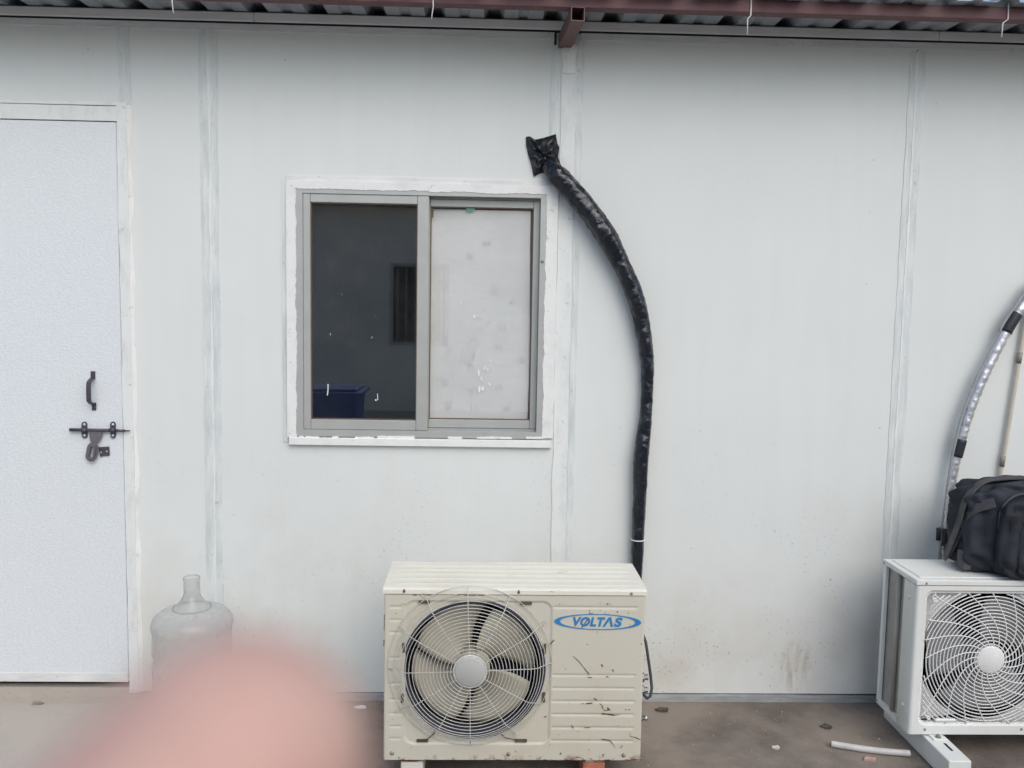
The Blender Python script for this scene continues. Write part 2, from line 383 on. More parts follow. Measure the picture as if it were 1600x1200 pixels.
# base channel
MB().prism(jag(P(209,600).x+.001, X1, .0, P(1200,1086).z, .03, .0022, 't'), -.010, .02).build('base_channel', M['skirt'], cabin)
MB().prism(jag(X0, dx0-.04, .0, P(1200,1086).z, .03, .0022, 't'), -.010, .02).build('base_channel', M['skirt'], cabin)
# body behind the front: room shell, side and back walls
MB().box((X0,.056,0.0), (X0+.06,3.2,ZT)).build('side_wall', M['wall'], cabin)
MB().box((X1-.06,.056,0.0), (X1,3.2,ZT)).build('side_wall', M['wall'], cabin)
MB().box((X0,3.2,0), (X1,3.26,ZT)).build('back_wall', M['wall'], cabin)
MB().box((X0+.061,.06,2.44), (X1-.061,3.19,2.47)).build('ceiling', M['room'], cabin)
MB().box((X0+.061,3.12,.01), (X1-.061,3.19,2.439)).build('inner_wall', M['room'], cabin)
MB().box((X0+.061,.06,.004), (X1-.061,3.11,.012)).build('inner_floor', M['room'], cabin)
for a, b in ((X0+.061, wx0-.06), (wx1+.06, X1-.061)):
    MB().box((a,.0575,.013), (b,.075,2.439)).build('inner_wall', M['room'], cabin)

# roof: corrugated sheet running out over the eave
pyc = -.27; TB = .042
zp0 = P(800,16,pyc+TB/2).z
def zpan(y): return zf1+.004 + (zf1+.004-zp0-TB-.001)/(-pyc)*y
pitch = (P(1045,25).x-P(589,25).x)/5; xr0 = P(589,25).x
prof = []
k = math.floor((X0-.1-xr0)/pitch)
while xr0+k*pitch < X1+.1:
    c_ = xr0+k*pitch
    prof += [(c_-.037,0),(c_-.018,.030),(c_+.018,.030),(c_+.037,0),(c_+pitch/2-.022,0),(c_+pitch/2-.012,.006),(c_+pitch/2+.012,.006),(c_+pitch/2+.022,0)]; k += 1
n = len(prof)
def sheet(ya, yb, name):
    v = []
    for y in (ya, yb): v += [(x,y,zpan(y)+h) for x,h in prof]
    for y in (ya, yb): v += [(x,y,zpan(y)+h+.0009) for x,h in prof]
    f = [[i,i+1,n+i+1,n+i] for i in range(n-1)]+[[2*n+i,3*n+i,3*n+i+1,2*n+i+1] for i in range(n-1)]
    f += [[i,2*n+i,2*n+i+1,i+1] for i in range(n-1)]+[[n+i,n+i+1,3*n+i+1,3*n+i] for i in range(n-1)]
    return MB().add(v, f).build(name, M['roof'], cabin)
EAVE = -.34
sheet(EAVE, 3.5, 'roof_sheet')
# purlin and rafter of maroon square tube
pl = MB().bbox((X0-.1,pyc-TB/2,zp0), (X1+.1,pyc+TB/2,zp0+TB), .003, 2).build('purlin', M['maroon'], cabin)
ra, rb = P(880,62,0.04), P(903,28,-.305)
def tube_sq(name, a, b, s, wall, mat, parent, z_top):
    d = Vector((b.x-a.x, b.y-a.y, 0)); L = d.length; d.normalize(); sx = Vector((d.y,-d.x,0))
    def sec(o, h, e): return [o+sx*(-h)+Vector((0,0,e)), o+sx*h+Vector((0,0,e)), o+sx*h+Vector((0,0,s-e)), o-sx*h+Vector((0,0,s-e))]
    A = Vector((a.x,a.y,z_top-s)); B = Vector((b.x,b.y,z_top-s))
    v = sec(A,s/2,0)+sec(B,s/2,0)+sec(B,s/2-wall,wall)+sec(A,s/2-wall,wall)
    f = []
    for i in range(4):
        j = (i+1)%4; f += [[i,j,4+j,4+i],[4+i,4+j,8+j,8+i],[8+i,8+j,12+j,12+i]]
    return MB().add(v, f).build(name, mat, parent)
tube_sq('rafter', ra, rb, .046, .003, M['maroon_b'], cabin, zp0-.001)
MB().box((P(868,50).x-.004,-.0045,zh0-.02), (P(868,50).x+.004,.04,zh1-.001)).build('shadow_gap', M['dark'], cabin)
# tie wires hanging from the purlin
for pts in ([(268,-20),(269,4),(271,20)], [(676,-20),(677,10),(674,30)], [(1174,0),(1173,24),(1168,30),(1168,54)], [(1576,5),(1575,30),(1567,36),(1565,58)]):
    MB().tube([P(x,y,pyc-TB/2-.004) for x,y in pts], .0021, 6).build('tie_wire', M['string'], cabin)

# ------------------------------------------------------------------ the door
door = MB().bbox((dx0,-.012,dz0), (dx1,.030,dz1), .003, 1).build('door', M['door'], cabin)
fxr = P(209,600).x
MB().prism(jag(dx1+.003, fxr, .03, P(200,165).z, .02, .0012, 'lr'), -.0135, .03).build('door_frame', M['post'], cabin)
MB().prism(jag(dx0-.05, fxr-.001, dz1+.004, P(100,165).z, .03, .0012, 't'), -.0128, .03).build('door_frame', M['post'], cabin)
def fillet(a, b, c, d): return MB().add([a, b, c, d], [[0,1,2,3]]).build('shadow_hiding_fillet', M['post'], cabin)  # sloped strip added to remove the shadow line along the door frame edge
fz = P(200,165).z
for i_ in range(24):
    za, zb_ = .03+(fz-.03)*i_/24, .03+(fz-.03)*(i_+1)/24; wa = .012+.004*math.sin(i_*1.7)+.002*math.sin(i_*4.1)
    if i_ == 0: fl = MB(); pw = wa
    fl.add([(fxr-.003,-.0130,za),(fxr+pw,-.0006,za),(fxr+wa,-.0006,zb_),(fxr-.003,-.0130,zb_)], [[0,1,2,3]]); pw = wa
fl.build('shadow_hiding_fillet', M['putty'], cabin)
fillet((dx0-.05,-.0123,fz-.003), (fxr-.002,-.0123,fz-.003), (fxr-.002,-.0006,fz+.012), (dx0-.05,-.0006,fz+.010))
MB().prism(jag(dx0-.05, dx0-.003, .03, dz1+.003, .03, .0012, 'l'), -.020, .03).build('door_frame', M['post'], cabin)
MB().prism(jag(dx0+.002, dx1-.002, dz0+.001, dz0+.035, .04, .0015, 't'), -.0145, -.011).build('door_edge_band', M['tape_h'], door)
MB().box((dx0-.05,-.004,.0), (fxr,.05,dz0-.026)).build('threshold', M['floor'], cabin)
MB().box((dx0-.05,.032,dz0-.026), (fxr,.05,dz0)).build('shadow_gap', M['dark'], cabin)
def D(px, py, off): return P(px, py, -.012-off)
hn = MB()                                               # bow handle: two feet and a bent flat bar
def plate(mb, pts, y0, y1): mb.prism([(p.x, p.z) for p in pts], y0, y1)
plate(hn, [P(142,592,-.013),P(149,592,-.013),P(149,580,-.013),P(142,580,-.013)], -.0155, -.0122)
plate(hn, [P(144,641,-.013),P(150.5,641,-.013),P(150.5,629,-.013),P(144,629,-.013)], -.0155, -.0122)
bar = []
for i in range(13):
    t = i/12; bar.append(Vector((P(145.5+.012*(590+t*42),590+t*42,-.014).x-.0075, -.0140-.034*min(1, math.sin(math.pi*t)*2.6)-.004*math.sin(math.pi*t), P(145,590+t*42,-.014).z)))
v = []; f = []
for i, p in enumerate(bar):
    tz = bar[min(i+1,12)]-bar[max(i-1,0)]; nn = Vector((0, tz.z, -tz.y)).normalized()*.0016
    v += [p+Vector((-.0085,0,0))+nn, p+Vector((.0085,0,0))+nn, p+Vector((.0085,0,0))-nn, p+Vector((-.0085,0,0))-nn]
for i in range(12):
    for k in range(4): f.append([i*4+k, i*4+(k+1)%4, i*4+4+(k+1)%4, i*4+4+k])
f += [[0,1,2,3],[48,51,50,49]]
hn.add([q-Vector((bar[0].x-P(145.5,590,-.014).x,0,0)) for q in v], f); hn.build('door_handle', M['iron'], door)
bl = MB()
bl.tube([D(109,671.5,.012), D(178,672.5,.012)], .0062, 10); bl.tube([D(178,672.5,.012), D(195,673,.012)], .0048, 10); bl.tube([D(194,673,.012), D(203,673,.012)], .0028, 8)
bl.build('bolt_rod', M['iron'], door)
def stadium(c, hw, hl, ang=0, n=8):
    pts = []
    for i in range(n+1): a = math.pi*i/n; pts.append((hw*math.cos(a), hl-hw+hw*math.sin(a)))
    for i in range(n+1): a = math.pi+math.pi*i/n; pts.append((hw*math.cos(a), -hl+hw+hw*math.sin(a)))
    ca, sa = math.cos(ang), math.sin(ang)
    return [(c.x+x*ca-z*sa, c.z+x*sa+z*ca) for x, z in pts]
for px in (131.3, 176):
    br = MB().prism(stadium(P(px,672,-.02), .0095, .031), -.0185, -.0122)
    br.tube([P(px-4,672,-.024), P(px+4,672,-.024)], .0095, 10); b_ = br.build('bolt_bracket', M['iron'], door)
    for dy in (-8.5, 8.5):
        MB().lathe([(0,-.0205),(.005,-.020),(.0055,-.018)], (P(px,672+dy,-.02).x,0,P(px,672+dy,-.02).z), 12, 'Y').build('bolt_screw', M['hole'], door)
hp = MB().prism([(P(x,y,-.02).x, P(x,y,-.02).z) for x,y in ((141,672),(160.5,672),(160.5,681),(157,688),(153,691),(143,691),(141,682))], -.0265, -.0225)
hp.build('hasp_neck', M['iron_l'], door)
hc = P(144.5,706,-.024)
hs = MB().ring(stadium(hc, .0205, .036, -.22, 10), stadium(hc, .005, .020, -.22, 10), -.0295, -.0245)
hs.ring(stadium(hc, .0135, .028, -.22, 10), stadium(hc, .0075, .0225, -.22, 10), -.0345, -.0290); hs.build('hasp', M['iron_l'], door)
st = MB().prism([(P(x,y,-.02).x, P(x,y,-.02).z) for x,y in ((154,699),(169.5,698),(170.5,712),(161,712.5),(156,714))], -.018, -.0122); st.build('staple_plate', M['iron'], door)
for px, py in ((157.5,707), (166.5,705.5)):
    MB().lathe([(0,-.0200),(.0028,-.0195),(.0030,-.0175)], (P(px,py,-.02).x,0,P(px,py,-.02).z), 10, 'Y').build('staple_screw', M['hole'], door)

# ------------------------------------------------------------------ the window
win = MB()
def wr(x0, x1, y0, y1, Y): a = P(x0,(y0+y1)/2,Y); b = P(x1,(y0+y1)/2,Y); return a.x, b.x, P((x0+x1)/2,y1,Y).z, P((x0+x1)/2,y0,Y).z
ox0, ox1, oz0, oz1 = wr(462, 852, 297.5, 683, 0)
ix0, ix1, iz0, iz1 = wr(474.5, 841.5, 306, 672.5, 0)
def rect(x0, x1, z0, z1): return [(x0,z0),(x1,z0),(x1,z1),(x0,z1)]
win.ring(rect(ox0,ox1,oz0,oz1), rect(ix0,ix1,iz0,iz1), -.012, .050)
window = win.build('window', M['alu'], cabin)
for ta, tb in ((iz0+.0005, iz0+.007), (iz1-.007, iz1-.0005)): MB().box((ix0,.020,ta), (ix1,.024,tb)).build('track', M['alu_d'], window)
def sash(x0, x1, z0, z1, gx0, gx1, gz0, gz1, y0, y1):
    s_ = MB(); e = .0006
    s_.bbox((x0,y0,z0),(gx0,y1,z1),.0015,1); s_.bbox((gx1,y0,z0),(x1,y1,z1),.0015,1)
    s_.bbox((gx0+e,y0+.001,z0),(gx1-e,y1,gz0),.0015,1); s_.bbox((gx0+e,y0+.001,gz1),(gx1-e,y1,z1),.0015,1)
    s_.build('sash', M['alu'], window)
    g = MB().ring(rect(gx0,gx1,gz0,gz1), rect(gx0+.0035,gx1-.0035,gz0+.0035,gz1-.0035), y0+.005, y1-.002).build('gasket', M['gasket'], window)
    yg = (y0+y1)/2
    MB().box((gx0+.001,yg-.002,gz0+.001),(gx1-.001,yg+.002,gz1-.001)).build('pane', M['glass'], window)
a = wr(485.5, 651.5, 317.5, 656, -.003); sash(ix0+.0005, P(669,490,-.006).x, iz0+.0008, iz1-.0008, a[0], a[1], a[2], a[3], -.009, .018)
b2 = wr(671, 831, 324, 656, .028); sash(P(655,490,.02).x, ix1-.0005, iz0+.0075, iz1-.0075, b2[0], b2[1], b2[2], b2[3], .025, .048)
# sheet of wrapping paper behind the right pane, slightly buckled
gx0, gx1, gz0, gz1 = b2
pv = []; pf = []; nx, nz = 24, 40
for j in range(nz+1):
    for i in range(nx+1):
        u, t = i/nx, j/nz
        x = gx0+.004+(gx1-gx0-.012)*u + .003*math.sin(5*t)*(u > .95); z = gz0+.002+(gz1-gz0-.010)*t
        pv.append((x, .0450+.0018*math.sin(9*t+3*u)+.0012*math.sin(21*t+u*2)+.0012*math.sin(13*u), z))
for j in range(nz):
    for i in range(nx): q = j*(nx+1)+i; pf.append([q,q+1,q+nx+2,q+nx+1])
MB().add(pv, pf, True).build('paper_sheet', M['paper'], window)
pp = MB()
for x, y in ((737,402),(693,442),(738,555),(735,575),(695,535),(700,548),(779,540),(783,515),(737,612),(738,640),(696,596),(780,605),(702,628),(775,450),(762,380),(800,470),(795,640),(812,560)):
    x += random.uniform(-3,3); y += random.uniform(-3,3); hh = random.uniform(5,9); ww_ = random.uniform(4,6)
    for bx_ in range(4):
        if random.random() < .2: continue
        q0 = P(x-ww_+bx_*ww_*.6, y-hh*random.uniform(.6,1), .0405); q1 = P(x-ww_+bx_*ww_*.6+ww_*.2, y+hh*random.uniform(.6,1), .0405)
        pp.box((q0.x,.0402,q1.z),(q1.x,.0406,q0.z))
pp.build('paper_print', M['print'], window, 'stuff')
cb = MB().box((gx0,.052,gz0),(gx1,.055,gz1)); cb.build('cardboard_backing', M['gasket'], window)
for px, py in ((735,328),): MB().prism([(P(728,324,.036).x,P(728,324,.036).z),(P(745,324,.036).x,P(745,324,.036).z),(P(739,330,.036).x,P(739,330,.036).z),(P(730,331,.036).x,P(730,331,.036).z)], .0325, .0330).build('green_tape', M['green'], window)
MB().prism([(P(x,y,.036).x,P(x,y,.036).z) for x,y in ((671.5,324.5),(677.5,324.5),(677,340),(671.5,340))], .0325, .0330).build('dark_patch', M['gasket'], window)
# hand-brushed paint on the surround (proud of the flange, with a wavy inner edge)
def band(x0, x1, y0, y1, sides, proud, mat=M['putty'], amp=.0032, Y=0):
    q = wr(x0, x1, y0, y1, 0); return MB().prism(jag(q[0], q[1], q[2], q[3], .009, amp, sides), -proud, .0004).build('paint_band', mat, window)
band(449, 464.0, 287, 682, 'r', .0140); band(850.5, 868.0, 290, 684, 'l', .0140)
band(449, 860, 287, 299.5, 'b', .0143); band(447, 862, 279, 287.5, 'tb', .0060, M['tape_h'], .002)
band(442, 449.5, 280, 690, 'lr', .0040, M['tape_v'], .0015)
pg = MB()
for px0, px1, hh in ((468,476,3),(478,500,2.2),(520,530,2.5),(556,585,2),(590,648,3.2),(700,722,1.8),(745,800,1.6),(822,848,2.2)):
    q = wr(px0, px1, 683.5-hh, 685, 0); pg.prism(jag(q[0], q[1], q[2], q[3], .004, .0016, 'tlr'), -.0136, -.0118)
pg.build('paint_smears', M['putty'], window, 'stuff')
q = wr(453, 861, 684.8, 696.5, 0); MB().bbox((q[0],-.020,q[2]), (q[1],0,q[3]), .002, 1).build('sill', M['putty'], window)
sm = MB()                                               # flecks of paint on the glass
for x, y, w_, h_, s_ in ((512,609,1.6,9,.3),(590,620,1,5,-.3),(587,625,2.4,1.2,0),(516,522,.7,2,0),(581,527,.6,1.6,0),(534,460,.5,1.3,0),(586,494,.5,1,0)):
    c0 = P(x,y,.002); k = c0-P(x+1,y,.002); u = abs(k.x)
    sm.prism([(c0.x+(dx*w_/2+s_*dz*h_/2*.35+.35*w_*(1-abs(dz))*s_)*u, c0.z+dz*h_*u) for dx,dz in ((-1,-1),(1,-1),(1.4,0),(1,1),(-1,1),(-.4,0))], .0018, .0024)
for x, y, w_, h_ in ((748,582,1.2,5),(752,592,1,3),(765,600,1.2,2.2),(757,575,1,2.4),(749,608,1.6,5),(754,607,1.6,3),(762,577,.8,3),(766,563,.8,2),(721,473,1,2.4),(741,494,1.4,2.2)):
    c0 = P(x,y,.034); u = abs((c0-P(x+1,y,.034)).x); sm.prism([(c0.x+dx*w_*u, c0.z+dz*h_*u) for dx,dz in ((-.7,-1),(.6,-1),(1,0),(.5,1),(-.6,.8),(-1,-.1))], .0326, .0332)
sm.build('paint_flecks', M['splash'], window, 'stuff')
bk = MB()                                               # screw and scuffs on the right jamb
bk.lathe([(0,-.016),(.005,-.0155),(.006,-.012)], (P(847,409).x,0,P(847,409).z), 10, 'Y'); bk.build('jamb_screw', M['screw'], window)

# ------------------------------------------------------------------ fan blades shared builder
def blade(cx, cz, y0, r0, r1, ang, span, depth, sweep, n=10, m=8):
    v = []; f = []
    for side in (0, .0025):
        for j in range(m+1):
            t = j/m; r = r0+(r1-r0)*t
            sp2 = span*(1-.10*(1-t)); a0 = ang + sweep*(t**1.3)
            for i in range(n+1):
                u = i/n; rr = r - (.06*(r1-r0))*((2*u-1)**4)*t
                a = a0 + sp2*(u-.5); v.append((cx+rr*math.cos(a), y0+depth*(u-.5)*(.55+.45*(1-t))+.012*(2*u-1)**2*t+side, cz+rr*math.sin(a)))
    N = (n+1)*(m+1)
    for j in range(m):
        for i in range(n):
            q = j*(n+1)+i; f += [[q,q+1,q+n+2,q+n+1],[N+q,N+q+n+1,N+q+n+2,N+q+1]]
    edge = [i for i in range(n+1)]+[j*(n+1)+n for j in range(1,m+1)]+[m*(n+1)+i for i in range(n-1,-1,-1)]+[j*(n+1) for j in range(m-1,0,-1)]
    for i in range(len(edge)): p_, q_ = edge[i], edge[(i+1)%len(edge)]; f.append([p_,q_,N+q_,N+p_])
    return MB().add(v, f, True)
def circle(cx, cz, r, n=64): return [(cx+r*math.cos(2*math.pi*i/n), cz+r*math.sin(2*math.pi*i/n)) for i in range(n)]

# ------------------------------------------------------------------ old cream condenser unit
YF, YB = -.605, -.325
def A(px, py, Y=YF): p = P(px, py, Y); return p.x, p.z
ax0 = (A(601,930)[0]+A(597.5,1186)[0])/2; ax1 = (A(1009.5,930)[0]+A(1001,1186)[0])/2
az0, az1, azl = A(800,1188)[1], A(800,929.5)[1], A(800,921.5)[1]
old = thing('air_conditioner_unit', ((ax0+ax1)/2, (YF+YB)/2, az0), 'old cream outdoor air conditioner with rust scratches, wire fan guard and blue oval logo', 'air conditioner', 'outdoor air conditioner units')
fcx, fcz = A(740,1047.5); FR = (A(848,1047)[0]-A(632,1047)[0])/2
S = A(741,1047)[0]-A(740,1047)[0]
rrx0, rrz1 = A(633,938.5); rrx1, rrz0 = A(858,1163); 
def sdrr(x, z, x0, x1, z0, z1, r):
    qx = abs(x-(x0+x1)/2)-(x1-x0)/2+r; qz = abs(z-(z0+z1)/2)-(z1-z0)/2+r
    return math.hypot(max(qx,0),max(qz,0))+min(max(qx,qz),0)-r
groovR = [A(940,y)[1] for y in (949.5,1055.5,1076,1096.5,1117,1137.5,1158)]
groovL = [A(620,y)[1] for y in (948.5,969,988.5,1028,1048,1068,1093,1115,1135,1154)]
gRx = (A(864,1050)[0], A(992,1050)[0]); gLx = (A(608.5,1050)[0], A(626.5,1050)[0])
def sst(a, b, x): t = min(1, max(0, (x-a)/(b-a))); return t*t*(3-2*t)
def hgt(x, z):
    h = 0
    d = sdrr(x, z, rrx0, rrx1, rrz0, rrz1, .03); h += .0045*(1-sst(-.004, .002, d))
    for gz in groovR:
        if abs(z-gz) < .012:
            e = sst(gRx[0]-.004, gRx[0]+.002, x)*(1-sst(gRx[1]-.002, gRx[1]+.004, x)); h += .0032*e*max(0, 1-abs(z-gz)/.0048)
    for gz in groovL:
        if abs(z-gz) < .012:
            e = sst(gLx[0]-.003, gLx[0]+.002, x)*(1-sst(gLx[1]-.002, gLx[1]+.003, x)); h += .0030*e*max(0, 1-abs(z-gz)/.0048)
    h += .0012*math.sin(x*4.1+1)*math.sin(z*5.3) + .0005*math.sin(x*17)*math.sin(z*13+2)
    return h
NX, NZ = 264, 172
gv = []; keep = {}
for j in range(NZ+1):
    for i in range(NX+1):
        x = ax0+.002+(ax1-ax0-.004)*i/NX; z = az0+.001+(az1-az0-.002)*j/NZ
        h = hgt(x, z); dx, dz = x-fcx, z-fcz; r = math.hypot(dx, dz)
        if abs(r-FR) < .0022: x, z = fcx+dx/r*FR, fcz+dz/r*FR
        edge = min(x-ax0, ax1-x); h += .004*(1-sst(0,.005,edge))
        gv.append((x, YF+h, z))
gf = []
for j in range(NZ):
    for i in range(NX):
        q = j*(NX+1)+i; ids = [q,q+1,q+NX+2,q+NX+1]
        mx = sum(gv[t][0] for t in ids)/4; mz = sum(gv[t][2] for t in ids)/4
        if math.hypot(mx-fcx, mz-fcz) > FR-.0002: gf.append(ids)
front = MB().add(gv, gf, True).build('front_panel', M['ac_old'], old)
body = MB()
body.box((ax0+.001,YF+.004,az0),(ax0+.003,YB,az1)); body.box((ax1-.003,YF+.004,az0),(ax1-.001,YB,az1))
body.box((ax0+.003,YF+.006,az0-.0005),(ax1-.003,YB,az0+.002)); body.box((ax0+.003,YB-.002,az0+.002),(ax1-.003,YB,az1))
body.build('casing', M['ac_old'], old)
# lid with pressed ribs
lv = []; lf = []; LN, LM = 40, 60
for j in range(LM+1):
    for i in range(LN+1):
        u, t = i/LN, j/LM; x = ax0-.003+(ax1-ax0+.006)*u; y = YF-.003+(YB-YF+.006)*t
        e = sst(.03,.05,u)*(1-sst(.95,.97,u)); h = .0
        for c_ in (.16,.33,.50,.67,.84): h += .0028*e*max(0, 1-abs(t-c_)/.045)
        h -= .006*(1-sst(0,.035,t)); h += .0015*math.sin(u*7)*math.sin(t*4)
        lv.append((x, y, azl+.003+h))
for j in range(LM):
    for i in range(LN): q = j*(LN+1)+i; lf.append([q,q+1,q+LN+2,q+LN+1])
lid = MB().add(lv, lf, True)
lid.box((ax0-.003,YF-.003,az1+.0015),(ax1+.003,YF-.001,azl-.0025)); lid.box((ax0-.003,YF-.001,az1+.0015),(ax0-.001,YB+.003,azl)); lid.box((ax1+.001,YF-.001,az1+.0015),(ax1+.003,YB+.003,azl)); lid.box((ax0-.001,YB+.001,az1+.0015),(ax1+.001,YB+.003,azl))
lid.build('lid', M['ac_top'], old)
MB().box((ax0+.003,YF+.001,az1-.001),(ax1-.003,YF+.02,az1+.0015)).build('lid_seam', M['rust'], old)
# orifice ring, dark interior, fan
MB().lathe([(FR+.010,.0042),(FR+.004,.0030),(FR,.0042),(FR-.002,.012),(FR-.002,.075)], (fcx,YF,fcz), 72, 'Y').build('fan_orifice', M['inside'], old)
MB().box((ax0+.006,YB-.030,az0+.006),(ax1-.006,YB-.004,az1-.006)).build('coil', M['inside'], old)
hub = MB().lathe([(0,.02),(.048,.02),(.052,.026),(.052,.085)], (fcx,YF,fcz), 32, 'Y').build('fan_hub', M['blade_o'], old)
for k_, an in enumerate((46, 136, 226, 316)):
    blade(fcx, fcz, YF+.052, .050, FR-.017, R(an), R(84), -.060, R(-16)).build('fan_blade', M['blade_o'], old)
# wire guard
gc = P(734.5, 1048, YF-.042); GR = 127.5*S
def gy(r):
    t = r/GR
    return YF-.006-.040*(1-sst(.78, 1.0, t))-.004*(1-t)
rings = [.0495+.0108*i for i in range(15)]; rings += [rings[-1]+.0095*(i+1) for i in range(4)] + [GR]
gd = MB()
for r in rings:
    pts = [(gc.x+r*math.cos(2*math.pi*i/80), gy(r)+.0012*math.sin(6.28*i/80+1), gc.z+r*math.sin(2*math.pi*i/80)) for i in range(80)]
    gd.tube(pts, .00125, 5, closed=True)
guard = gd.build('fan_guard', M['wire'], old)
for k_ in range(12):
    a = R(92-30*k_+random.uniform(-2,2)); ca, sa = math.cos(a), math.sin(a)
    end = GR+.008 if k_ % 3 == 2 else GR+.001
    pts = [(gc.x+r*ca, gy(min(r,GR))+.0020, gc.z+r*sa) for r in [.045+(end-.045)*i/14 for i in range(15)]]
    s_ = MB().tube(pts, .0014, 5)
    if k_ % 3 == 2:
        e = Vector(pts[-1]); s_.tube([e+Vector((ca*.006+.006*math.cos(q), 0, sa*.006+.006*math.sin(q))) for q in [2*math.pi*i/12 for i in range(12)]], .0011, 5, closed=True)
    s_.build('spoke', M['wire'], guard)
MB().lathe([(0,-.005),(.043,-.0045),(.0475,-.002),(.049,.002),(.0475,.004)], (gc.x,gy(0),gc.z), 48, 'Y').build('guard_cap', M['hubcap'], old)
MB().lathe([(.0475,.0),(.0505,-.0015),(.0535,.0),(.0535,.004)], (gc.x,gy(0),gc.z), 48, 'Y').build('cap_rim', M['wire'], old)
# slots of the guard mounts
for x, y, w_, h_ in ((663,940.5,17,4.5),(822,942.5,18,4.5),(630.5,1012,4.2,15),(851,1014,4.5,15),(628.5,1091,4.2,15),(849.5,1090,4.5,15),(660,1157.5,18,4),(814,1157.5,19,4)):
    c0 = A(x, y); MB().box((c0[0]-w_/2*S, YF-.0016, c0[1]-h_/2*S), (c0[0]+w_/2*S, YF+.006, c0[1]+h_/2*S)).build('guard_slot', M['rustd'], old)
for px, py in ((656,1142),(802,1140)):                      # wire ties at the lower corners
    dx = -1 if px < 700 else 1
    MB().tube([P(px+dx*-25,py-14,YF-.012), P(px+dx*-22,py+4,YF-.010), P(px+dx*-12,py+13,YF-.004), P(px+dx*4,py+16,YF-.004)], .0017, 5).build('tie_wire', M['rustd'], old)
for x, y, m_ in ((631.5,923.5,'rust'),(810.5,925,'rust'),(986.5,927,'screw'),(612.5,1176.5,'screw'),(794.5,1178,'screw'),(974.5,1179.5,'screw')):
    c0 = A(x, y); MB().lathe([(0,-.0065),(.0035,-.006),(.0045,-.003),(.0060,-.0028),(.0062,.002)], (c0[0],YF,c0[1]), 12, 'Y').build('screw', M[m_], old)
# oval logo and lettering printed on the front
lc = A(934,971.5); ea, eb = 68*S, 12.6*S
def ell(c, a, b, n=96, tilt=.010): return [(c[0]+a*math.cos(2*math.pi*i/n), c[1]+b*math.sin(2*math.pi*i/n)-tilt*a*math.cos(2*math.pi*i/n)) for i in range(n)]
logo = MB().ring(ell(lc, ea, eb), ell(lc, ea*.868, eb*.925), YF-.0020, YF-.0004).build('logo', M['blue'], old)
def letters(txt, x0, x1, z0, z1, Y, mat, parent, shear=.22, bold=.045):
    cu = bpy.data.curves.new('lettering', 'FONT'); cu.body = txt; cu.shear = shear; cu.offset = bold; cu.extrude = .02; cu.space_character = 1.08
    to = bpy.data.objects.new('lettering_source', cu); col.objects.link(to)
    dg = bpy.context.evaluated_depsgraph_get(); me = bpy.data.meshes.new_from_object(to.evaluated_get(dg))
    bpy.data.objects.remove(to); bpy.data.curves.remove(cu)
    lx0 = min(v.co.x for v in me.vertices); lx1 = max(v.co.x for v in me.vertices); ly0 = min(v.co.y for v in me.vertices); ly1 = max(v.co.y for v in me.vertices)
    mb = MB().add([(x0+(x1-x0)*(v.co.x-lx0)/(lx1-lx0), Y-v.co.z*.03, z0+(z1-z0)*(v.co.y-ly0)/(ly1-ly0)-.010*(x0+(x1-x0)*(v.co.x-lx0)/(lx1-lx0)-(x0+x1)/2)) for v in me.vertices], [list(p.vertices) for p in me.polygons])
    return mb.build('lettering', mat, parent)
l0, l1 = A(895,978.6), A(946,964.1)
letters('VOLT', l0[0], l1[0], l0[1], l1[1], YF-.0010, M['blue'], logo)
s0, s1 = A(959,979.4), A(973,964.7); letters('S', s0[0], s1[0], s0[1], s1[1], YF-.0010, M['blue'], logo)
MB().prism([A(x,y) for x, y in ((941.2,979),(945.2,979),(952.2,968.3),(954.0,979.2),(958.0,979.2),(955.2,964.4),(951.0,964.4))], YF-.0016, YF-.0004).build('lettering', M['blue'], logo)
# scratches and rust marks at their places
scr = MB(); scr2 = MB()
def scratch(mb, pts, w_):
    q = [P(x,y,YF-.0012) for x,y in pts]
    for i in range(len(q)-1):
        d = (q[i+1]-q[i]); 
        if d.length < 1e-6: continue
        nrm = Vector((-d.z,0,d.x)).normalized()*w_*S*.5; k0 = random.uniform(.4,1.2); k1 = random.uniform(.4,1.2)
        mb.add([q[i]-nrm*k0, q[i+1]-nrm*k1, q[i+1]+nrm*k1, q[i]+nrm*k0], [[0,1,2,3]])
scratch(scr, [(895.5,1025),(905,1034),(913,1044),(921,1054)], 1.4); scratch(scr, [(909,981),(914,974),(919,966)], 1.8)
scratch(scr, [(858,1009),(862,1004),(866,1000)], 1.6); scratch(scr, [(940,1038),(941.5,1042)], 2); scratch(scr, [(957,1046),(959,1050)], 1.6)
scratch(scr, [(947,1057),(951,1058)], 2); scratch(scr, [(918,1058),(925,1059)], 1.2); scratch(scr, [(916,1099.5),(926,1098.5)], 2.2); scratch(scr, [(908,1100),(913,1099)], 1.2)
scratch(scr, [(928,1091),(933,1094)], 2.4); scratch(scr, [(893,1133),(896,1138)], 2); scratch(scr, [(977,1109),(979,1109)], 2); scratch(scr, [(982,1109),(984.5,1109)], 2)
scratch(scr, [(984,1145),(985,1151),(992,1152),(1001,1156)], 1.2); scratch(scr, [(940,1155),(953,1157),(957,1162),(961,1168)], 1.4); scratch(scr, [(968,1169),(973,1165)], 1.2)
scratch(scr, [(900,1184),(906,1183),(914,1188)], 1.2); scratch(scr, [(921,1184),(926,1188)], 1.2); scratch(scr, [(948,943.5),(951,944)], 2); scratch(scr, [(953,944),(955,944)], 1.6)
scratch(scr, [(875,1178),(877,1177)], 3); scratch(scr, [(941,1180),(944,1179)], 2); scratch(scr, [(854,1120),(850,1120)], 3.4)
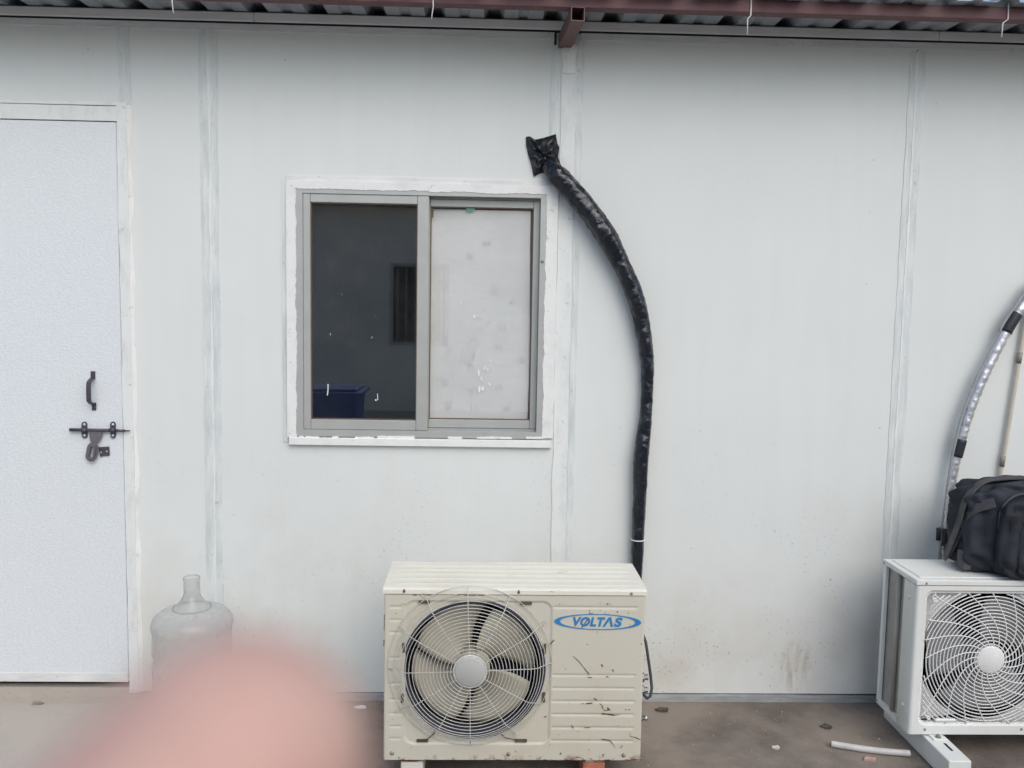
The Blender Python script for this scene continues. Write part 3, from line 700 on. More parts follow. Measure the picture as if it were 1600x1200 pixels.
scratch(scr, [(921,953),(921,959),(927,958)], .8); scratch(scr, [(945,957),(946,961)], .8); scratch(scr, [(964,955),(965,957)], 2)
scratch(scr2, [(937,1099),(942,1104),(941,1107)], 2); scratch(scr2, [(943,1107),(945,1111),(951,1109),(949,1106),(954,1110)], 1.6); scratch(scr2, [(940,1115),(950,1116),(960,1117.5),(968,1117)], 2.2)
scratch(scr2, [(912,1137),(922,1137)], 1.4); scratch(scr2, [(980,1188),(1001,1186)], 2.6); scratch(scr2, [(597.5,1120),(598,1135)], 1.6); scratch(scr2, [(600,1000),(599.5,1010)], 2.4); scratch(scr2, [(600.5,960),(600,985)], 1)
for i in range(70):
    x, y = random.uniform(605,998), random.uniform(935,1184)
    if math.hypot(x-740,y-1047) < 118: continue
    a = random.uniform(0,3.14); L = random.uniform(.5,2.2); scratch(random.choice((scr,scr,scr2)), [(x,y),(x+L*math.cos(a),y+L*math.sin(a))], random.uniform(.6,1.4))
for i in range(26):
    y = random.choice((1187.3, 929.8)); x = random.uniform(600,1000); scratch(scr2, [(x,y),(x+random.uniform(2,10),y)], random.uniform(.6,1.6))
scr.build('paint_scratches', M['rustd'], old, 'stuff'); scr2.build('rust_marks', M['rust'], old, 'stuff')
lsc = MB()                                               # scratches on the lid
for pts in (((872,895),(886,892.5)), ((860,924.5),(866,925)), ((884,929),(890,922)), ((929,866),(931,866))):
    q = [G(x,y,azl+.0052) if y < 921 else P(x,y,YF-.0034) for x,y in pts]
    d = q[1]-q[0]; nn = Vector((0,.0012,0)) if pts[0][1] < 921 else Vector((.0006,0,.0008)); lsc.add([q[0]-nn,q[1]-nn*.4,q[1]+nn*.4,q[0]+nn], [[0,1,2,3]])
lsc.build('lid_scratches', M['rustd'], old, 'stuff')
# service valves, cable and cover on the right end
vx = ax1-.001
vv = MB().bbox((vx, YF+.10, A(1005,1098)[1]), (vx+.016, YF+.20, A(1005,1050)[1]), .004, 1); vv.build('valve_plate', M['brass'], old)
for py_ in (1062, 1082):
    p = P(1008,py_,YF+.12); MB().lathe([(0,.034),(.009,.032),(.010,.020),(.016,.018),(.016,.0)], (vx+.012, YF+.14, p.z), 6, 'X', False).build('service_valve', M['brass'], old)
p = P(1008,1122,YF+.10); MB().bbox((vx,YF+.09,p.z-.028),(vx+.010,YF+.15,p.z+.030),.003,1).build('valve_plate', M['brass'], old)
MB().lathe([(.012,.008),(.012,.020),(.007,.022),(.007,.030)], (vx, YF+.10, p.z), 8, 'X', False).build('service_valve', M['brass'], old)
MB().lathe([(0,.042),(.006,.041),(.010,.034),(.010,.028),(0,.027)], (vx, YF+.10, p.z), 12, 'X').build('valve_cap', M['nut'], old)
MB().tube([P(1004,990,YB+.02), P(1009,1003,YB+.0), P(1013,1030,YB-.01), P(1016.5,1055,YB-.02), P(1018.5,1075,YB-.03), P(1016,1088,YB-.05), P(1011,1091,YB-.07), P(1006,1086,YB-.08)], .0052, 8).build('power_cable', M['rubber'], old)
# mounting feet
for px in (640, 929):
    x = A(px,1180)[0]; MB().bbox((x-.028,YF+.010,az0-.012),(x+.028,YB-.01,az0-.0005),.003,1).build('mounting_foot', M['rust'] if px == 640 else M['ac_old'], old)
# blocks the unit stands on
for px, m_, nm, lab in ((643,'wbrick','support_block','chipped white block under the left end of the old cream air conditioner'), (929,'brick','brick','orange red brick under the right end of the old cream air conditioner')):
    x = A(px,1190)[0]; hw = .036 if m_ == 'wbrick' else .036
    o = MB().bbox((x-hw,YF+.012,.0),(x+hw,YB-.02,az0-.0125),.006,2).build(nm, M[m_]); single(o); tag(o, lab, 'brick' if m_ == 'brick' else 'block', 'supports under the old air conditioner')

# ------------------------------------------------------------------ new white condenser unit
NYF, NYB = -.43, -.185
def B(px, py, Y=NYF): p = P(px, py, Y); return p.x, p.z
nx0 = (B(1433,916)[0]+B(1418,1146)[0])/2; nx1 = nx0+.74
nz0, nz1, nzl = B(1470,1147.5)[1], B(1470,915.5)[1], B(1470,906.5)[1]
NS = B(1501,1030)[0]-B(1500,1030)[0]
new = thing('air_conditioner_unit', ((nx0+nx1)/2,(NYF+NYB)/2,nz0), 'clean white outdoor air conditioner with swirl plastic fan grille, carrying a black bag', 'air conditioner', 'outdoor air conditioner units')
ncx, ncz = B(1547,1030.5); HS = 102*NS
bx0, bx1, bz0, bz1 = ncx-HS, ncx+HS, B(1480,1130)[1], B(1480,928)[1]
def rrect(x0, x1, z0, z1, r, n=6):
    pts = []
    for cx, cz, a0 in ((x1-r,z0+r,-90),(x1-r,z1-r,0),(x0+r,z1-r,90),(x0+r,z0+r,180)):
        for i in range(n+1): a = R(a0+90*i/n); pts.append((cx+r*math.cos(a), cz+r*math.sin(a)))
    return pts
fp = MB()
o_out = []
inn = rrect(bx0, bx1, bz0, bz1, .020)
for x, z in inn:                                          # outer outline: project to the panel border
    cxm, czm = (bx0+bx1)/2, (bz0+bz1)/2
    o_out.append((x, z))
fr0 = rrect(bx0-.012, bx1+.012, bz0-.010, bz1+.012, .030)
def plane_with_hole(mb, x0, x1, z0, z1, hole, y):
    n = len(hole); q = n//4
    cor = [(x1,z0),(x1,z1),(x0,z1),(x0,z0)]
    v = [(x,y,z) for x,z in hole]+[(x,y,z) for x,z in cor]; f = []
    for k in range(4):
        seg = list(range(k*q,(k+1)*q)); f += [[seg[i], seg[i+1], n+k] for i in range(q-1)]
        f.append([seg[-1], ((k+1)*q)%n, n+(k+1)%4, n+k])
    return mb.add(v, f)
plane_with_hole(fp, nx0+.012, nx1, nz0, nz1, fr0, NYF)
nn_ = len(fr0)                                            # sloping rim into the recess
lvl = [(fr0, NYF), (rrect(bx0-.006, bx1+.006, bz0-.005, bz1+.006, .026), NYF+.008), (inn, NYF+.009), (inn, NYF+.020)]
for (pa, ya), (pb, yb) in zip(lvl[:-1], lvl[1:]):
    fp.add([(x,ya,z) for x,z in pa]+[(x,yb,z) for x,z in pb], [[i,(i+1)%nn_,nn_+(i+1)%nn_,nn_+i] for i in range(nn_)], True)
cr = []                                                   # rounded front-left corner post and side flange
for i in range(7):
    a = R(90*i/6); cr.append((nx0+.012-.012*math.sin(a), NYF+.012-.012*math.cos(a)))
cr.append((nx0, NYF+.085)); cr.append((nx0+.012, NYF+.085))
fp.add([(x,y,nz0) for x,y in cr]+[(x,y,nz1) for x,y in cr], [[i,i+1,len(cr)+i+1,len(cr)+i] for i in range(len(cr)-1)], True)
fp.build('front_panel', M['ac_new'], new)
bs = MB()
bs.box((nx0+.001,NYF+.013,nz0-.001),(nx1,NYB,nz0+.016)); bs.box((nx0+.001,NYB-.018,nz0+.016),(nx0+.012,NYB,nz1)); bs.box((nx1-.003,NYF+.001,nz0+.016),(nx1,NYB,nz1)); bs.box((nx0+.36,NYB-.003,nz0+.016),(nx1-.003,NYB,nz1))
bs.build('casing', M['ac_new'], new)
ld = MB().bbox((nx0-.002,NYF-.002,nz1+.0012),(nx1+.002,NYB+.002,nzl),.003,2); ld.bbox((nx0+.020,NYF+.022,nzl-.001),(nx1-.02,NYB-.02,nzl+.004),.0025,1); ld.build('lid', M['ac_new'], new)
MB().box((nx0+.014,NYF+.014,nz1-.002),(nx1-.004,NYF+.016,nz1+.001)).build('lid_seam', M['screw'], new)
cl = MB().box((nx0+.016,NYF+.05,nz0+.017),(nx0+.030,NYB-.001,nz1-.001)); cl.box((nx0+.030,NYB-.025,nz0+.017),(nx0+.35,NYB-.002,nz1-.001)); cl.build('coil', M['coil'], new)
MB().tube([(nx0+.010,NYF+.140,nz0+.02),(nx0+.010,NYF+.140,nz1-.004)], .008, 10).build('coil_tube', M['coil'], new)
# fan chamber
dv = MB(); hole = circle(ncx, ncz, HS*1.0, 64)
hole = [hole[(i+56)%64] for i in range(64)]               # start at the lower right corner
plane_with_hole(dv, bx0-.01, bx1+.01, bz0-.01, bz1+.01, hole, NYF+.040); dv.build('shroud_plate', M['ac_plast'], new)
MB().lathe([(HS,.040),(HS-.003,.050),(HS-.003,.11)], (ncx,NYF,ncz), 64, 'Y').build('fan_shroud', M['inside'], new)
MB().box((bx0,NYB-.050,bz0),(bx1,NYB-.030,bz1)).build('back_plate', M['inside'], new)
MB().lathe([(0,.035),(.04,.037),(.045,.045),(.045,.09)], (ncx,NYF,ncz), 24, 'Y').build('fan_hub', M['blade_n'], new)
for an in (58, 178, 298):
    blade(ncx, ncz, NYF+.072, .04, HS-.008, R(an), R(92), -.060, R(-20)).build('fan_blade', M['blade_n'], new)
# swirl grille
gy0 = NYF+.006
def inside(x, z, e=.0): return bx0+e <= x <= bx1-e and bz0+e <= z <= bz1-e and sdrr(x, z, bx0, bx1, bz0, bz1, .018) < -e
def dome(r): return gy0-.008*math.cos(min(1, r/(HS*1.1))*math.pi/2)
gr = MB(); r = .055; dr = .0118
while r < HS*1.42:
    N_ = 96; run = []
    pts = [(ncx+r*math.cos(2*math.pi*i/N_), ncz+r*math.sin(2*math.pi*i/N_)) for i in range(N_)]
    if all(inside(x,z) for x,z in pts): gr.tube([(x,dome(r),z) for x,z in pts], .0021, 6, closed=True)
    else:
        st_ = next((i for i in range(N_) if not inside(*pts[i])), 0)
        for i in range(N_+1):
            x, z = pts[(st_+i)%N_]
            if inside(x, z) and i < N_: run.append((x,dome(r),z))
            else:
                if len(run) > 1: gr.tube(run, .0021, 6)
                run = []
    r += dr
grille = gr.build('fan_grille', M['ac_plast'], new)
for k_ in range(20):
    a0 = 2*math.pi*k_/20+.1; pts = []
    for i in range(40):
        r = .044+i*.0075; a = a0 - 1.15*(r-.044)/(HS*1.2)*(1.0)
        a = a0 + .95*math.sin(min(1,(r-.044)/(HS*1.15))*math.pi/2)
        x, z = ncx+r*math.cos(a), ncz+r*math.sin(a)
        if not inside(x, z, -.003): break
        pts.append((x, dome(r)-.0012, z))
    MB().tube(pts, .0020, 6).build('grille_spoke', M['ac_plast'], grille)
MB().lathe([(0,-.013),(.044,-.0125),(.0485,-.010),(.0495,-.004),(.0495,.002)], (ncx,gy0,ncz), 48, 'Y').build('grille_cap', M['ac_plast'], new)
for x, y in ((1461,938),(1451,1122)):
    c0 = B(x, y); MB().lathe([(0,-.001),(.0025,-.001),(.003,-.004),(.0065,-.005),(.0070,.012)], (c0[0],NYF+.004,c0[1]), 14, 'Y').build('screw', M['ac_plast'], new)
c0 = B(1475,1126.5); MB().bbox((c0[0]-.030,NYF+.000,c0[1]-.004),(c0[0]+.044,NYF+.014,c0[1]+.006),.003,1).build('grille_tab', M['ac_plast'], new)
for x, y in ((1447.5,911.5),(1445,1139.5),(1596,1139)):
    c0 = B(x, y); MB().lathe([(0,-.0045),(.003,-.004),(.004,-.002),(.004,.003)], (c0[0],NYF,c0[1]), 10, 'Y').build('screw', M['screw'], new)
for zz in (nz1-.055, nz0+.085): MB().lathe([(0,-.004),(.006,-.0035),(.0075,0)], (nx0,NYF+.045,zz), 14, 'X').build('grip_dimple', M['ac_new'], new)
for zz in (nzl-.012, nz0+.010): MB().lathe([(0,-.005),(.003,-.0045),(.0038,0)], (nx0-.001,NYB-.008,zz), 8, 'X').build('screw', M['screw'], new)
# floor rails
RW = .038
for xr_ in (P(1460,1150,NYF).x, nx1-.13):
    zt = nz0-.006
    rl = MB().bbox((xr_-RW,NYF-.165,.003),(xr_+RW,NYB+.05,zt),.004,2).build('stand_rail', M['ac_new'], new)
    MB().bbox((xr_-.020,NYF-.034,zt-.0005),(xr_+.026,NYF+.06,nz0-.0012),.002,1).build('foot_bracket', M['ac_new'], rl)
    MB().lathe([(0,.010),(.007,.0095),(.008,.003),(.011,.002),(.011,0)], (xr_+.004,NYF-.017,nz0-.0015), 6, 'Z', False).build('anchor_bolt', M['screw'], rl)
    MB().box((xr_+.004,NYF-.100,zt-.001),(xr_+.013,NYF-.050,zt+.0006)).build('rail_slot', M['dark'], rl)

# ------------------------------------------------------------------ black bag on the new unit
bgx0 = P(1499,860,-.30).x; bgx1 = bgx0+.52; bgy0, bgy1 = NYF+.006, NYB-.005
bgz0 = nzl+.0045; bgz1 = P(1530,744,-.25).z
bag = thing('bag', ((bgx0+bgx1)/2,(bgy0+bgy1)/2,bgz0), 'black nylon shoulder bag slumped on top of the white air conditioner', 'bag')
def softbox(x0, x1, y0, y1, z0, z1, e=.32, nu=64, nv=40, wob=.010, flat=True, seed=1.0):
    v = []; f = []; c = Vector(((x0+x1)/2,(y0+y1)/2,(z0+z1)/2)); h = Vector(((x1-x0)/2,(y1-y0)/2,(z1-z0)/2))
    def sgp(t, p): return math.copysign(abs(t)**p, t)
    for j in range(nv+1):
        ph = -math.pi/2+math.pi*j/nv
        for i in range(nu):
            th = 2*math.pi*i/nu
            u = Vector((sgp(math.cos(ph),e)*sgp(math.cos(th),e), sgp(math.cos(ph),e)*sgp(math.sin(th),e), sgp(math.sin(ph),e)))
            p = Vector((u.x*h.x, u.y*h.y, u.z*h.z))
            w_ = wob*(math.sin(9*u.x*seed+5*u.z+1)*math.sin(7*u.y+4*u.z*seed+2)+.5*math.sin(17*u.z+11*u.x+seed)*math.sin(13*u.y))
            p += Vector((u.x,u.y,u.z*.4))*w_
            p.x -= .018*(1-(u.z))*.5*(1 if u.x < 0 else 0)          # slumps outward at the left foot
            p.z -= .022*max(0,u.z)*(abs(u.x)**2)*.9
            p.y -= .012*max(0,-u.z)*(u.y < 0)
            q = c+p
            if flat: q.z = max(q.z, z0)
            v.append(q)
    for j in range(nv):
        for i in range(nu): f.append([j*nu+i, j*nu+(i+1)%nu, (j+1)*nu+(i+1)%nu, (j+1)*nu+i])
    return MB().add(v, f, True)
softbox(bgx0, bgx1, bgy0+.03, bgy1, bgz0, bgz1, .36, 96, 60, .014).build('body', M['bag'], bag)
pk = softbox(bgx0+.075, bgx1-.06, bgy0-.022, bgy0+.07, bgz0+.004, bgz1-.035, .30, 56, 36, .006, True, 1.7).build('front_pocket', M['bag'], bag)
pk2 = softbox(bgx0+.125, bgx1-.11, bgy0-.034, bgy0+.03, bgz0+.010, bgz1-.085, .34, 48, 30, .004, True, 2.3).build('small_pocket', M['bag'], bag)
# piping and zips follow the pocket outlines
def arch(x0, x1, z0, z1, y, r, n=14):
    pts = [(x0,y,z0)]
    for i in range(n+1): a = math.pi-math.pi/2*i/n; pts.append((x0+r+r*math.cos(a), y, z1-r+r*math.sin(a)))
    for i in range(n+1): a = math.pi/2-math.pi/2*i/n; pts.append((x1-r+r*math.cos(a), y, z1-r+r*math.sin(a)))
    return pts+[(x1,y,z0)]
MB().tube(arch(bgx0+.073,bgx1-.058,bgz0+.02,bgz1-.030,bgy0+.022,.085), .0042, 7).build('piping', M['webbing'], pk)
MB().tube(arch(bgx0+.092,bgx1-.075,bgz0+.02,bgz1-.048,bgy0-.012,.075), .0035, 7).build('zip', M['zip'], pk)
MB().tube(arch(bgx0+.122,bgx1-.106,bgz0+.02,bgz1-.080,bgy0-.010,.060), .0038, 7).build('piping', M['webbing'], pk2)
for dz in (0, -.010): MB().tube([(bgx0+.14,bgy0-.0345,bgz0+.150+dz),(bgx0+.22,bgy0-.040,bgz0+.147+dz),(bgx1-.13,bgy0-.036,bgz0+.149+dz)], .0030, 6).build('zip', M['zip'], pk2)
MB().lathe([(0,-.004),(.004,-.003),(.004,0)], (bgx0+.128,bgy0-.030,bgz0+.060), 10, 'Y').build('rivet', M['nut'], bag)
# wide shoulder strap over the top and down the left end
def ribbon(pts, hw, side, mat, name, parent, th=.0022):
    pts = [Vector(p) for p in pts]; v = []; f = []
    # smooth through the points
    fine = []
    for i in range(len(pts)-1):
        p0, p1, p2, p3 = pts[max(i-1,0)], pts[i], pts[i+1], pts[min(i+2,len(pts)-1)]
        for s_ in range(8):
            t = s_/8; fine.append(.5*((2*p1)+(p2-p0)*t+(2*p0-5*p1+4*p2-p3)*t*t+(3*p1-p0-3*p2+p3)*t**3))
    fine.append(pts[-1])
    for i, p in enumerate(fine):
        t = (fine[min(i+1,len(fine)-1)]-fine[max(i-1,0)]).normalized()
        sv = Vector(side); sv = (sv-t*sv.dot(t)).normalized(); nn = t.cross(sv)*th
        v += [p-sv*hw-nn, p+sv*hw-nn, p+sv*hw+nn, p-sv*hw+nn]
    for i in range(len(fine)-1):
        for k in range(4): f.append([i*4+k, i*4+(k+1)%4, i*4+4+(k+1)%4, i*4+4+k])
    m_ = len(fine)*4; f += [[0,1,2,3],[m_-4,m_-1,m_-2,m_-3]]
    return MB().add(v, f).build(name, mat, parent)
ym = (bgy0+.03+bgy1)/2
ribbon([(bgx0+.30,ym,bgz1+.006),(bgx0+.14,ym-.01,bgz1+.004),(bgx0+.055,ym-.022,bgz1-.010),(bgx0-.002,ym-.030,bgz1-.070),(bgx0-.016,ym-.020,bgz1-.155),(bgx0-.026,ym+.01,bgz0+.075),(bgx0-.028,ym+.035,bgz0+.028)], .024, (.25,1,0), M['webbing'], 'shoulder_strap', bag)
ribbon([(bgx0+.05,bgy0+.018,bgz1-.060),(bgx0-.004,ym-.05,bgz1-.115),(bgx0-.020,ym-.01,bgz0+.10),(bgx0-.026,ym+.03,bgz0+.035)], .017, (0,.6,.8), M['webbing'], 'side_strap', bag)
MB().bbox((bgx0-.022,ym-.075,bgz0+.010),(bgx0+.010,ym-.030,bgz0+.075),.006,2).build('strap_tab', M['webbing'], bag)

# ------------------------------------------------------------------ black wrapped pipe on the wall
def crom(pts, n=10):
    out = []
    for i in range(len(pts)-1):
        p0, p1, p2, p3 = pts[max(i-1,0)], pts[i], pts[i+1], pts[min(i+2,len(pts)-1)]
        for s_ in range(n):
            t = s_/n; out.append(tuple(.5*((2*b)+(c-a)*t+(2*a-5*b+4*c-d)*t*t+(3*b-a-3*c+d)*t**3) for a,b,c,d in zip(p0,p1,p2,p3)))
    return out+[tuple(pts[-1])]
hose = [(853,253,8),(863,266,14),(880,283,15.5),(903,309,15.5),(925,336,16),(946,366,16),(963,398,14.5),(977,426,13.5),(991,460,13.5),(1000,492,12.5),(1005.5,520,12),(1010,550,11),(1011.5,576,10),(1010.5,620,9.2),(1008,662,10),(1002,711,11.6),(999.5,770,10.6),(997,835,9.8),(995.5,876,9.4),(994,915,8.6),(994,980,8.5)]
hz = crom(hose, 14)
pipe = thing('wrapped_pipe', P(995,1000,-.04)*1, 'thick black film-wrapped pipe curving down the wall beside the window', 'pipe')
px2m = P(801,600,-.04).x-P(800,600,-.04).x
hv = []; hf = []; HN = 26
for i, (x, y, r) in enumerate(hz):
    x2, y2, _ = hz[min(i+1,len(hz)-1)]; x1_, y1_, _ = hz[max(i-1,0)]
    yy = -.010-r*px2m if i > 20 else -.010-r*px2m*(.5+.5*i/20)
    c0 = P(x, y, yy); t = (P(x2,y2,yy)-P(x1_,y1_,yy)).normalized(); a_ = Vector((0,-1,0)); b_ = t.cross(a_)
    for k in range(HN):
        th = 2*math.pi*k/HN
        # wrapped turns: a small ledge every turn, with crumpled film
        turn = ((i*.16+.5*th/(2*math.pi)) % 1.0)
        rr = r*px2m*(1+.03*turn+.09*mnoise.noise(Vector((i*.17, 1.6*math.cos(th), 1.6*math.sin(th))))+.05*mnoise.noise(Vector((i*.55, 3*math.cos(th), 3*math.sin(th)))))
        hv.append(c0+(a_*math.cos(th)+b_*math.sin(th))*rr)
for i in range(len(hz)-1):
    for k in range(HN): hf.append([i*HN+k, i*HN+(k+1)%HN, (i+1)*HN+(k+1)%HN, (i+1)*HN+k])
hf += [list(range(HN)), [len(hv)-1-k for k in range(HN)]]
MB().add(hv, hf, True).build('wrapping', M['wrap'], pipe)
# folded film patch sealing the hole
outl = [(822,213.5),(828,213),(836,218),(847,216),(868.5,209.5),(871,224),(874,230),(872,246),(876,256),(880.5,263),(862,272),(846,270),(834,275.5),(829,253),(825,241),(822,226)]
cx_, cy2 = 849, 243; fv = []; ff = []; NR = 5; NO = 48
dense = []
for i in range(len(outl)):
    a_, b_ = outl[i], outl[(i+1)%len(outl)]
    for s_ in range(2): dense.append((a_[0]+(b_[0]-a_[0])*s_/2, a_[1]+(b_[1]-a_[1])*s_/2))
NO = len(dense)
for j in range(NR+1):
    t = j/NR
    for i, (x, y) in enumerate(dense):
        xx, yy2 = cx_+(x-cx_)*t, cy2+(y-cy2)*t
        h = .006+.030*(1-t)**.7*(1 if j else 1)+(.0035*math.sin(i*1.9+j*2.3)+.0025*math.sin(i*.8-j*3.1))*(t < .98)
        fv.append(P(xx, yy2, -h if j < NR else -.004-.003*(i % 3 == 0)))
for j in range(NR):
    for i in range(NO): ff.append([j*NO+i, j*NO+(i+1)%NO, (j+1)*NO+(i+1)%NO, (j+1)*NO+i])
n0 = len(fv); fv += [P(x,y,-.0012) for x,y in dense]; ff += [[NR*NO+i, NR*NO+(i+1)%NO, n0+(i+1)%NO, n0+i] for i in range(NO)]
MB().add(fv, ff, False).build('film_patch', M['film'], pipe)
zc = P(996.5,843,-.032); MB().lathe([(.0235,-.0022),(.0262,-.002),(.0262,.002),(.0235,.0022)], (zc.x,zc.y,zc.z), 24, 'Z').build('cable_tie', M['string'], pipe)

# ------------------------------------------------------------------ silver wrapped pipe at the right
sv_ = [(1622,440,8),(1600,474,8),(1577,508,8.3),(1552,556,8),(1531,600,8),(1514,645,7.6),(1501,690,7.6),(1491,730,7.2),(1484,770,7.4),(1479,808,7.2),(1476,840,7),(1475,868,7),(1475,900,7)]
sz = crom(sv_, 12)
foil = thing('foil_pipe', P(1475,900,-.05)*1, 'slim silver foil-wrapped pipe with black tape bands rising behind the bag', 'pipe')
fv = []; ff = []; FN = 18
def fpt(x, y): return P(x, y, -.045)
for i, (x, y, r) in enumerate(sz):
    x2, y2, _ = sz[min(i+1,len(sz)-1)]; x1_, y1_, _ = sz[max(i-1,0)]
    c0 = fpt(x, y); t = (fpt(x2,y2)-fpt(x1_,y1_)).normalized(); a_ = Vector((0,-1,0)); b_ = t.cross(a_)
    for k in range(FN):
        th = 2*math.pi*k/FN; rr = r*px2m*((.93 if (i+k//9) % 6 == 0 else 1)*(1+.05*math.sin(i*2.1))+.03*math.sin(i*1.3+2*th)+.04*math.sin(i*2.9+4*th))
        fv.append(c0+(a_*math.cos(th)+b_*math.sin(th))*rr)
for i in range(len(sz)-1):
    for k in range(FN): ff.append([i*FN+k, i*FN+(k+1)%FN, (i+1)*FN+(k+1)%FN, (i+1)*FN+k])
ff += [list(range(FN)), [len(fv)-1-k for k in range(FN)]]
MB().add(fv, ff, True).build('foil_wrap', M['foil'], foil)
def near(y0, y1): return [q for q in sz if y0 <= q[1] <= y1]
for y0, y1 in ((489,521),(687,715),(824,852)):
    q = near(y0-1, y1+1); MB().tube([fpt(x,y) for x,y,_ in q], [r*px2m*1.16 for _,_,r in q], 18).build('tape_band', M['tape_k'], foil)
off = [(x-(9.5 if 440 < y < 520 else 7.5+2.5*math.sin(y*.022)), y-(3 if y < 600 else 0)) for x,y,_ in sz]
MB().tube([fpt(x,y)+Vector((0,-.004,0)) for x,y in off], .0058, 8).build('control_cable', M['cable_g'], foil)
MB().tube([fpt(1467.5,825), fpt(1466.5,844)], .0100, 10).build('tape_band', M['tape_k'], foil)
# beige conduit
ca, cb_ = P(1606,478,-.016), P(1559,766,-.016)
cond = thing('conduit', (cb_.x,cb_.y,cb_.z), 'thin beige conduit with brown tape, leaning up the wall above the bag', 'conduit')
bot = ca+(cb_-ca)*2.2; MB().tube([ca+(ca-cb_)*1.2, ca, cb_, bot], .0086, 10).build('tube', M['conduit'], cond)
d = (cb_-ca).normalized()
for px, py in ((1596.5,560),(1566.5,721)):
    c0 = P(px,py,-.016); t = (c0-ca).dot(d); c0 = ca+d*t; MB().tube([c0-d*.022, c0+d*.020], .0096, 10).build('tape_clip', M['clip'], cond)

# ------------------------------------------------------------------ water jug
jc = G(300, 1148, 0); jy = -.30; jx = P(300,950,jy).x
jr = (P(361,975,jy).x-P(238,975,jy).x)/2; jt = P(298,902,jy).z; k = jr/.135
jug = thing('water_jug', (jx,jy,0), 'empty clear plastic water jug with narrow neck standing against the wall', 'jug')
b0 = jt-.185*k
prof = [(0,.012),(.10*k,.004),(.118*k,.0),(.130*k,.008),(.133*k,.03)]
for i in range(4):
    z = .06+i*(b0-.09)/4; prof += [(.133*k,z),(.129*k,z+.012),(.129*k,z+.022),(.133*k,z+.034)]
prof += [(.131*k,b0-.01),(.1325*k,b0+.004),(.1352*k,b0+.016),(.1355*k,b0+.026),(.1335*k,b0+.036),(.128*k,b0+.047),(.117*k,b0+.058),(.100*k,b0+.068),(.075*k,b0+.076),(.066*k,b0+.0785),(.0625*k,b0+.0765),(.058*k,b0+.081),(.050*k,b0+.091),(.039*k,b0+.104),(.0305*k,b0+.119),(.0270*k,b0+.132),(.0270*k,b0+.175),(.0285*k,b0+.178),(.0285*k,b0+.183),(.0262*k,b0+.185),(.0250*k,b0+.183)]
MB().lathe(prof, (jx,jy,0), 56).build('bottle', M['jug'], jug)
rim = MB(); rim.tube([(jx+.0275*k*math.cos(a), jy+.0275*k*math.sin(a), jt) for a in [2*math.pi*i/40 for i in range(40)]], .0016, 6, closed=True); rim.build('rim', M['jug'], jug)
MB().tube([(jx+.0630*k*math.cos(a), jy+.0630*k*math.sin(a), b0+.0785*k) for a in [2*math.pi*i/48 for i in range(48)]], .0013, 6, closed=True).build('neck_seam', M['cable_g'], jug)

# ------------------------------------------------------------------ litter on the floor
a_, b_ = G(1299,1167), G(1421,1182)
ln = MB(); pts = []
for i in range(13):
    t = i/12; p = a_.lerp(b_, t); p += Vector((0,-.010*math.sin(math.pi*t),0)); pts.append(p+Vector((0,0,.0112)))
ln.tube(pts, .011, 14, caps=False); ln.tube(pts, .0092, 14, caps=False)
o = single(ln.build('pipe_offcut', M['pvc'])); tag(o, 'short greyish white plastic pipe offcut lying on the floor', 'pipe offcut')
def scrap(name, px, py, s, mat, label, cat, flat=.3, n=9, ax=1.0):
    c0 = G(px, py); pts = [(c0.x+s*ax*random.uniform(.55,1)*math.cos(2*math.pi*i/n), c0.y+s*random.uniform(.5,1)*math.sin(2*math.pi*i/n)) for i in range(n)]
    v = [(x,y,.001) for x,y in pts]+[(x+random.uniform(-.003,.003),y,.004+flat*s*random.random()) for x,y in pts]+[(c0.x,c0.y,.004+flat*s*.8)]
    f = [[i,(i+1)%n,n+(i+1)%n,n+i] for i in range(n)]+[[n+i,n+(i+1)%n,2*n] for i in range(n)]+[list(range(n))[::-1]]
    return tag(single(MB().add(v, f).build(name, mat)), label, cat)
scrap('pink_scrap', 1361, 1188, .020, M['scrap'], 'crumpled pink scrap on the floor below the plastic pipe offcut', 'scrap', .35, 11, 1.4)
scrap('pale_scrap', 1212, 1169, .016, M['chip'], 'crumpled pale scrap on the floor left of the plastic pipe offcut', 'scrap', .4, 9, 1.2)
scrap('dark_litter', 1036, 1111, .022, M['twig'], 'dark shrivelled litter on the floor beside the old air conditioner valves', 'litter', .35, 10, 1.5)
scrap('dark_litter', 1291, 1137, .020, M['twig'], 'dark brown crumpled litter on the floor near the wall stain', 'litter', .25, 9, 1.3)
scrap('wood_chip', 58, 1100, .016, M['clip'], 'small brown chip on the pale floor in front of the door', 'chip', .15, 8, 1.6)
scrap('white_flake', 565, 1106, .018, M['splash'], 'white paint flake on the floor left of the old air conditioner', 'flake', .12, 8, 1.7)
ch = MB()
for i in range(420):
    px, py = random.uniform(-100,1700), random.uniform(1096,1290)
    c0 = G(px, py); s = random.uniform(.0005,.0013)*(1+2.2*(random.random() > .95))
    if ax0-.01 < c0.x < ax1+.01 and YF-.01 < c0.y < YB+.01: continue
    a = random.uniform(0,6.28); q = [(c0.x+s*math.cos(a+t)*random.uniform(.5,1.3), c0.y+s*math.sin(a+t)*random.uniform(.5,1.3), .0015+.002*random.random()) for t in (0,1.5,3.1,4.6)]
    ch.add(q+[(x,y,.0004) for x,y,z in q], [[0,1,2,3],[0,4,5,1],[1,5,6,2],[2,6,7,3],[3,7,4,0]])
tag(ch.build('floor_grit', M['chip'], None, 'stuff'), 'fine pale flakes and grit scattered over the floor', 'grit')

